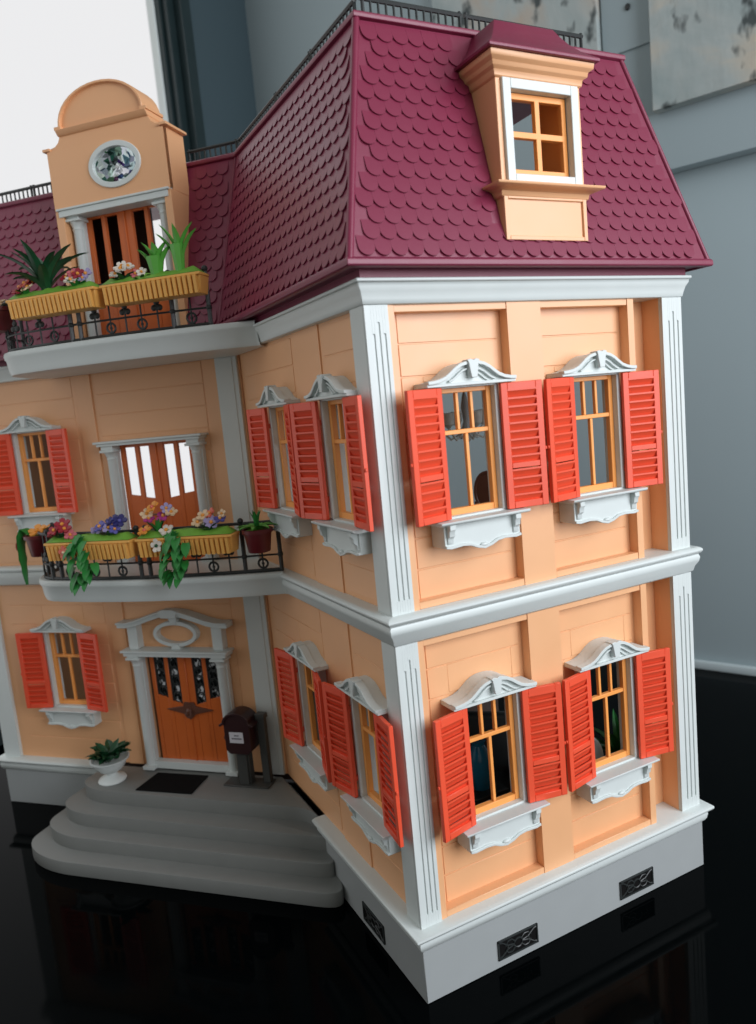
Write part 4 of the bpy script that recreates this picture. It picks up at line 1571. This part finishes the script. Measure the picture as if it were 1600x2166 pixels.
for k in range(16):
    blade(m, (0, 0, 0), k * 2.4, random.uniform(2.5, 5.0), .8, random.uniform(.6, 1.5), random.uniform(.8, 1.45), .2, 6)
link('leaves', m.mesh('leaves', 'leaf'), e, (0, 0, 2.1))

# ------------------------------------------------------------------ table and room
th = math.radians(-24.7)
wd = Vector((math.sin(th), math.cos(th), 0))
wn = Vector((-wd.y, wd.x, 0))                                # points into the room
wp = Vector((55.89, 27.7, 0))
corner = wp + wd * 64
# local frame of the right-hand wall: X along wd, Y = -wn (into the wall)
room_rot = math.atan2(wd.y, wd.x)
def rw(o, loc):
    o.location = Vector(loc) * S
    o.rotation_euler = (0, 0, room_rot)
# in this frame x = along the wall (away), y = left = towards the room (+y = wn)
def rbox(m, x0, x1, d0, d1, z0, z1):
    return m.box(x0, x1, d0, d1, z0, z1)
m = MB()
rbox(m, -40, 70.5, -14, 0, -3, 59.2)
rbox(m, -40, 70.5, -14, 2.1, 59.2, 175)
wall = link('room_wall', m.mesh('room_wall', 'wall', .15, True, 2))
rw(wall, wp)
wall['kind'] = 'structure'
m = MB()
rbox(m, -40, 70.5, 0, .9, 0, 1.0)
sk = link('skirting', m.mesh('skirting', 'trim', .15, True, 2), wall)
m = MB()
rbox(m, 1.45, 7.0, 2.0, 2.4, 73.15, 150)
link('wall_strip', m.mesh('wall_strip', 'wall', .05), wall)
m = MB()
m.ball((3.9, 2.5, 77.6), .32, 8, (1, .6, 1.2))
link('nail', m.mesh('nail', 'iron'), wall)
# paintings
def painting(label, x0, x1, z0, z1, mt, th_=1.6):
    e = bpy.data.objects.new('painting', None)
    COL.objects.link(e)
    rw(e, wp)
    tag(e, label, 'painting')
    m = MB()
    rbox(m, x0, x1, 2.25, 2.1 + th_, z0, z1)
    link('canvas', m.mesh('canvas', mt, .08), e)
    m = MB()
    rbox(m, x0 + .6, x1 - .6, 2.05, 2.2, z0 + .6, z1)
    link('stretcher', m.mesh('stretcher', 'trim'), e)
painting('abstract grey and beige painting with dark flecks at the upper right', -60, 1.25, 65.4, 140, 'canvas')
painting('grey-white abstract painting half hidden behind the roof railing', 7.2, 29, 73.5, 140, 'canvas_tall', 1.2)
# wall with the big window: frame X along the wall to the left (wn), origin at the corner
def vw(o):
    o.location = corner * S
    o.rotation_euler = (0, 0, math.atan2(wn.y, wn.x))
m = MB()
m.box(-2, 14.0, 0, 14, 58, 175)
m.box(-2, 200, 3, 14, -3, 2.0)
m.box(14.2, 200, 0, 14, 160, 175)
m.box(190, 210, 0, 14, -3, 175)
vwall = link('window_wall', m.mesh('window_wall', 'darkwall', .3, True, 3))
# +Y of this frame must point out of the room
vw(vwall)
vwall['kind'] = 'structure'
out = Vector((-math.sin(math.atan2(wn.y, wn.x)), math.cos(math.atan2(wn.y, wn.x)), 0))
flip = 1 if out.dot(wd) > 0 else -1
if flip < 0:
    vwall.scale = (1, -1, 1)
e = bpy.data.objects.new('room_window', None)
COL.objects.link(e)
vw(e)
e.scale = (1, flip, 1)
tag(e, 'large bright overexposed window with a dark frame behind the dollhouse at the left', 'window')
m = MB()
m.box(14.0, 15.9, -.6, 4, 58, 160)
m.box(15.9, 17.3, .8, 4, 58, 160)
m.box(17.3, 17.9, 1.8, 4, 58, 160)
m.box(0, 17.9, 1.8, 4, 56, 58)
m.box(0, 190, 2.4, 4, 2.0, 3.1)
m.box(17.9, 190, 2.4, 4, 156, 160)
link('window_frame', m.mesh('window_frame', 'frame', .1), e)
m = MB()
m.box(17.9, 18.4, 2.6, 4, 3.1, 156)
link('window_sash', m.mesh('window_sash', 'white', .1), e)
m = MB()
m.prism([(0, 3.1), (190, 3.1), (190, 156), (18.0, 156), (18.0, 56), (0, 56)], 4.1, 4.5)
link('window_pane', m.mesh('window_pane', 'pane'), e)
# table
cpt = corner
m = MB()
A = wp - wd * 120
Bp = corner
Cp = corner + wn * 190
Dp = A + wn * 190
m.prism([(p.x, p.y) for p in (A, Bp, Cp, Dp)], -3, 0, 'z')
tag(link('table', m.mesh('table', 'table')), 'glossy black table top under the dollhouse', 'table')
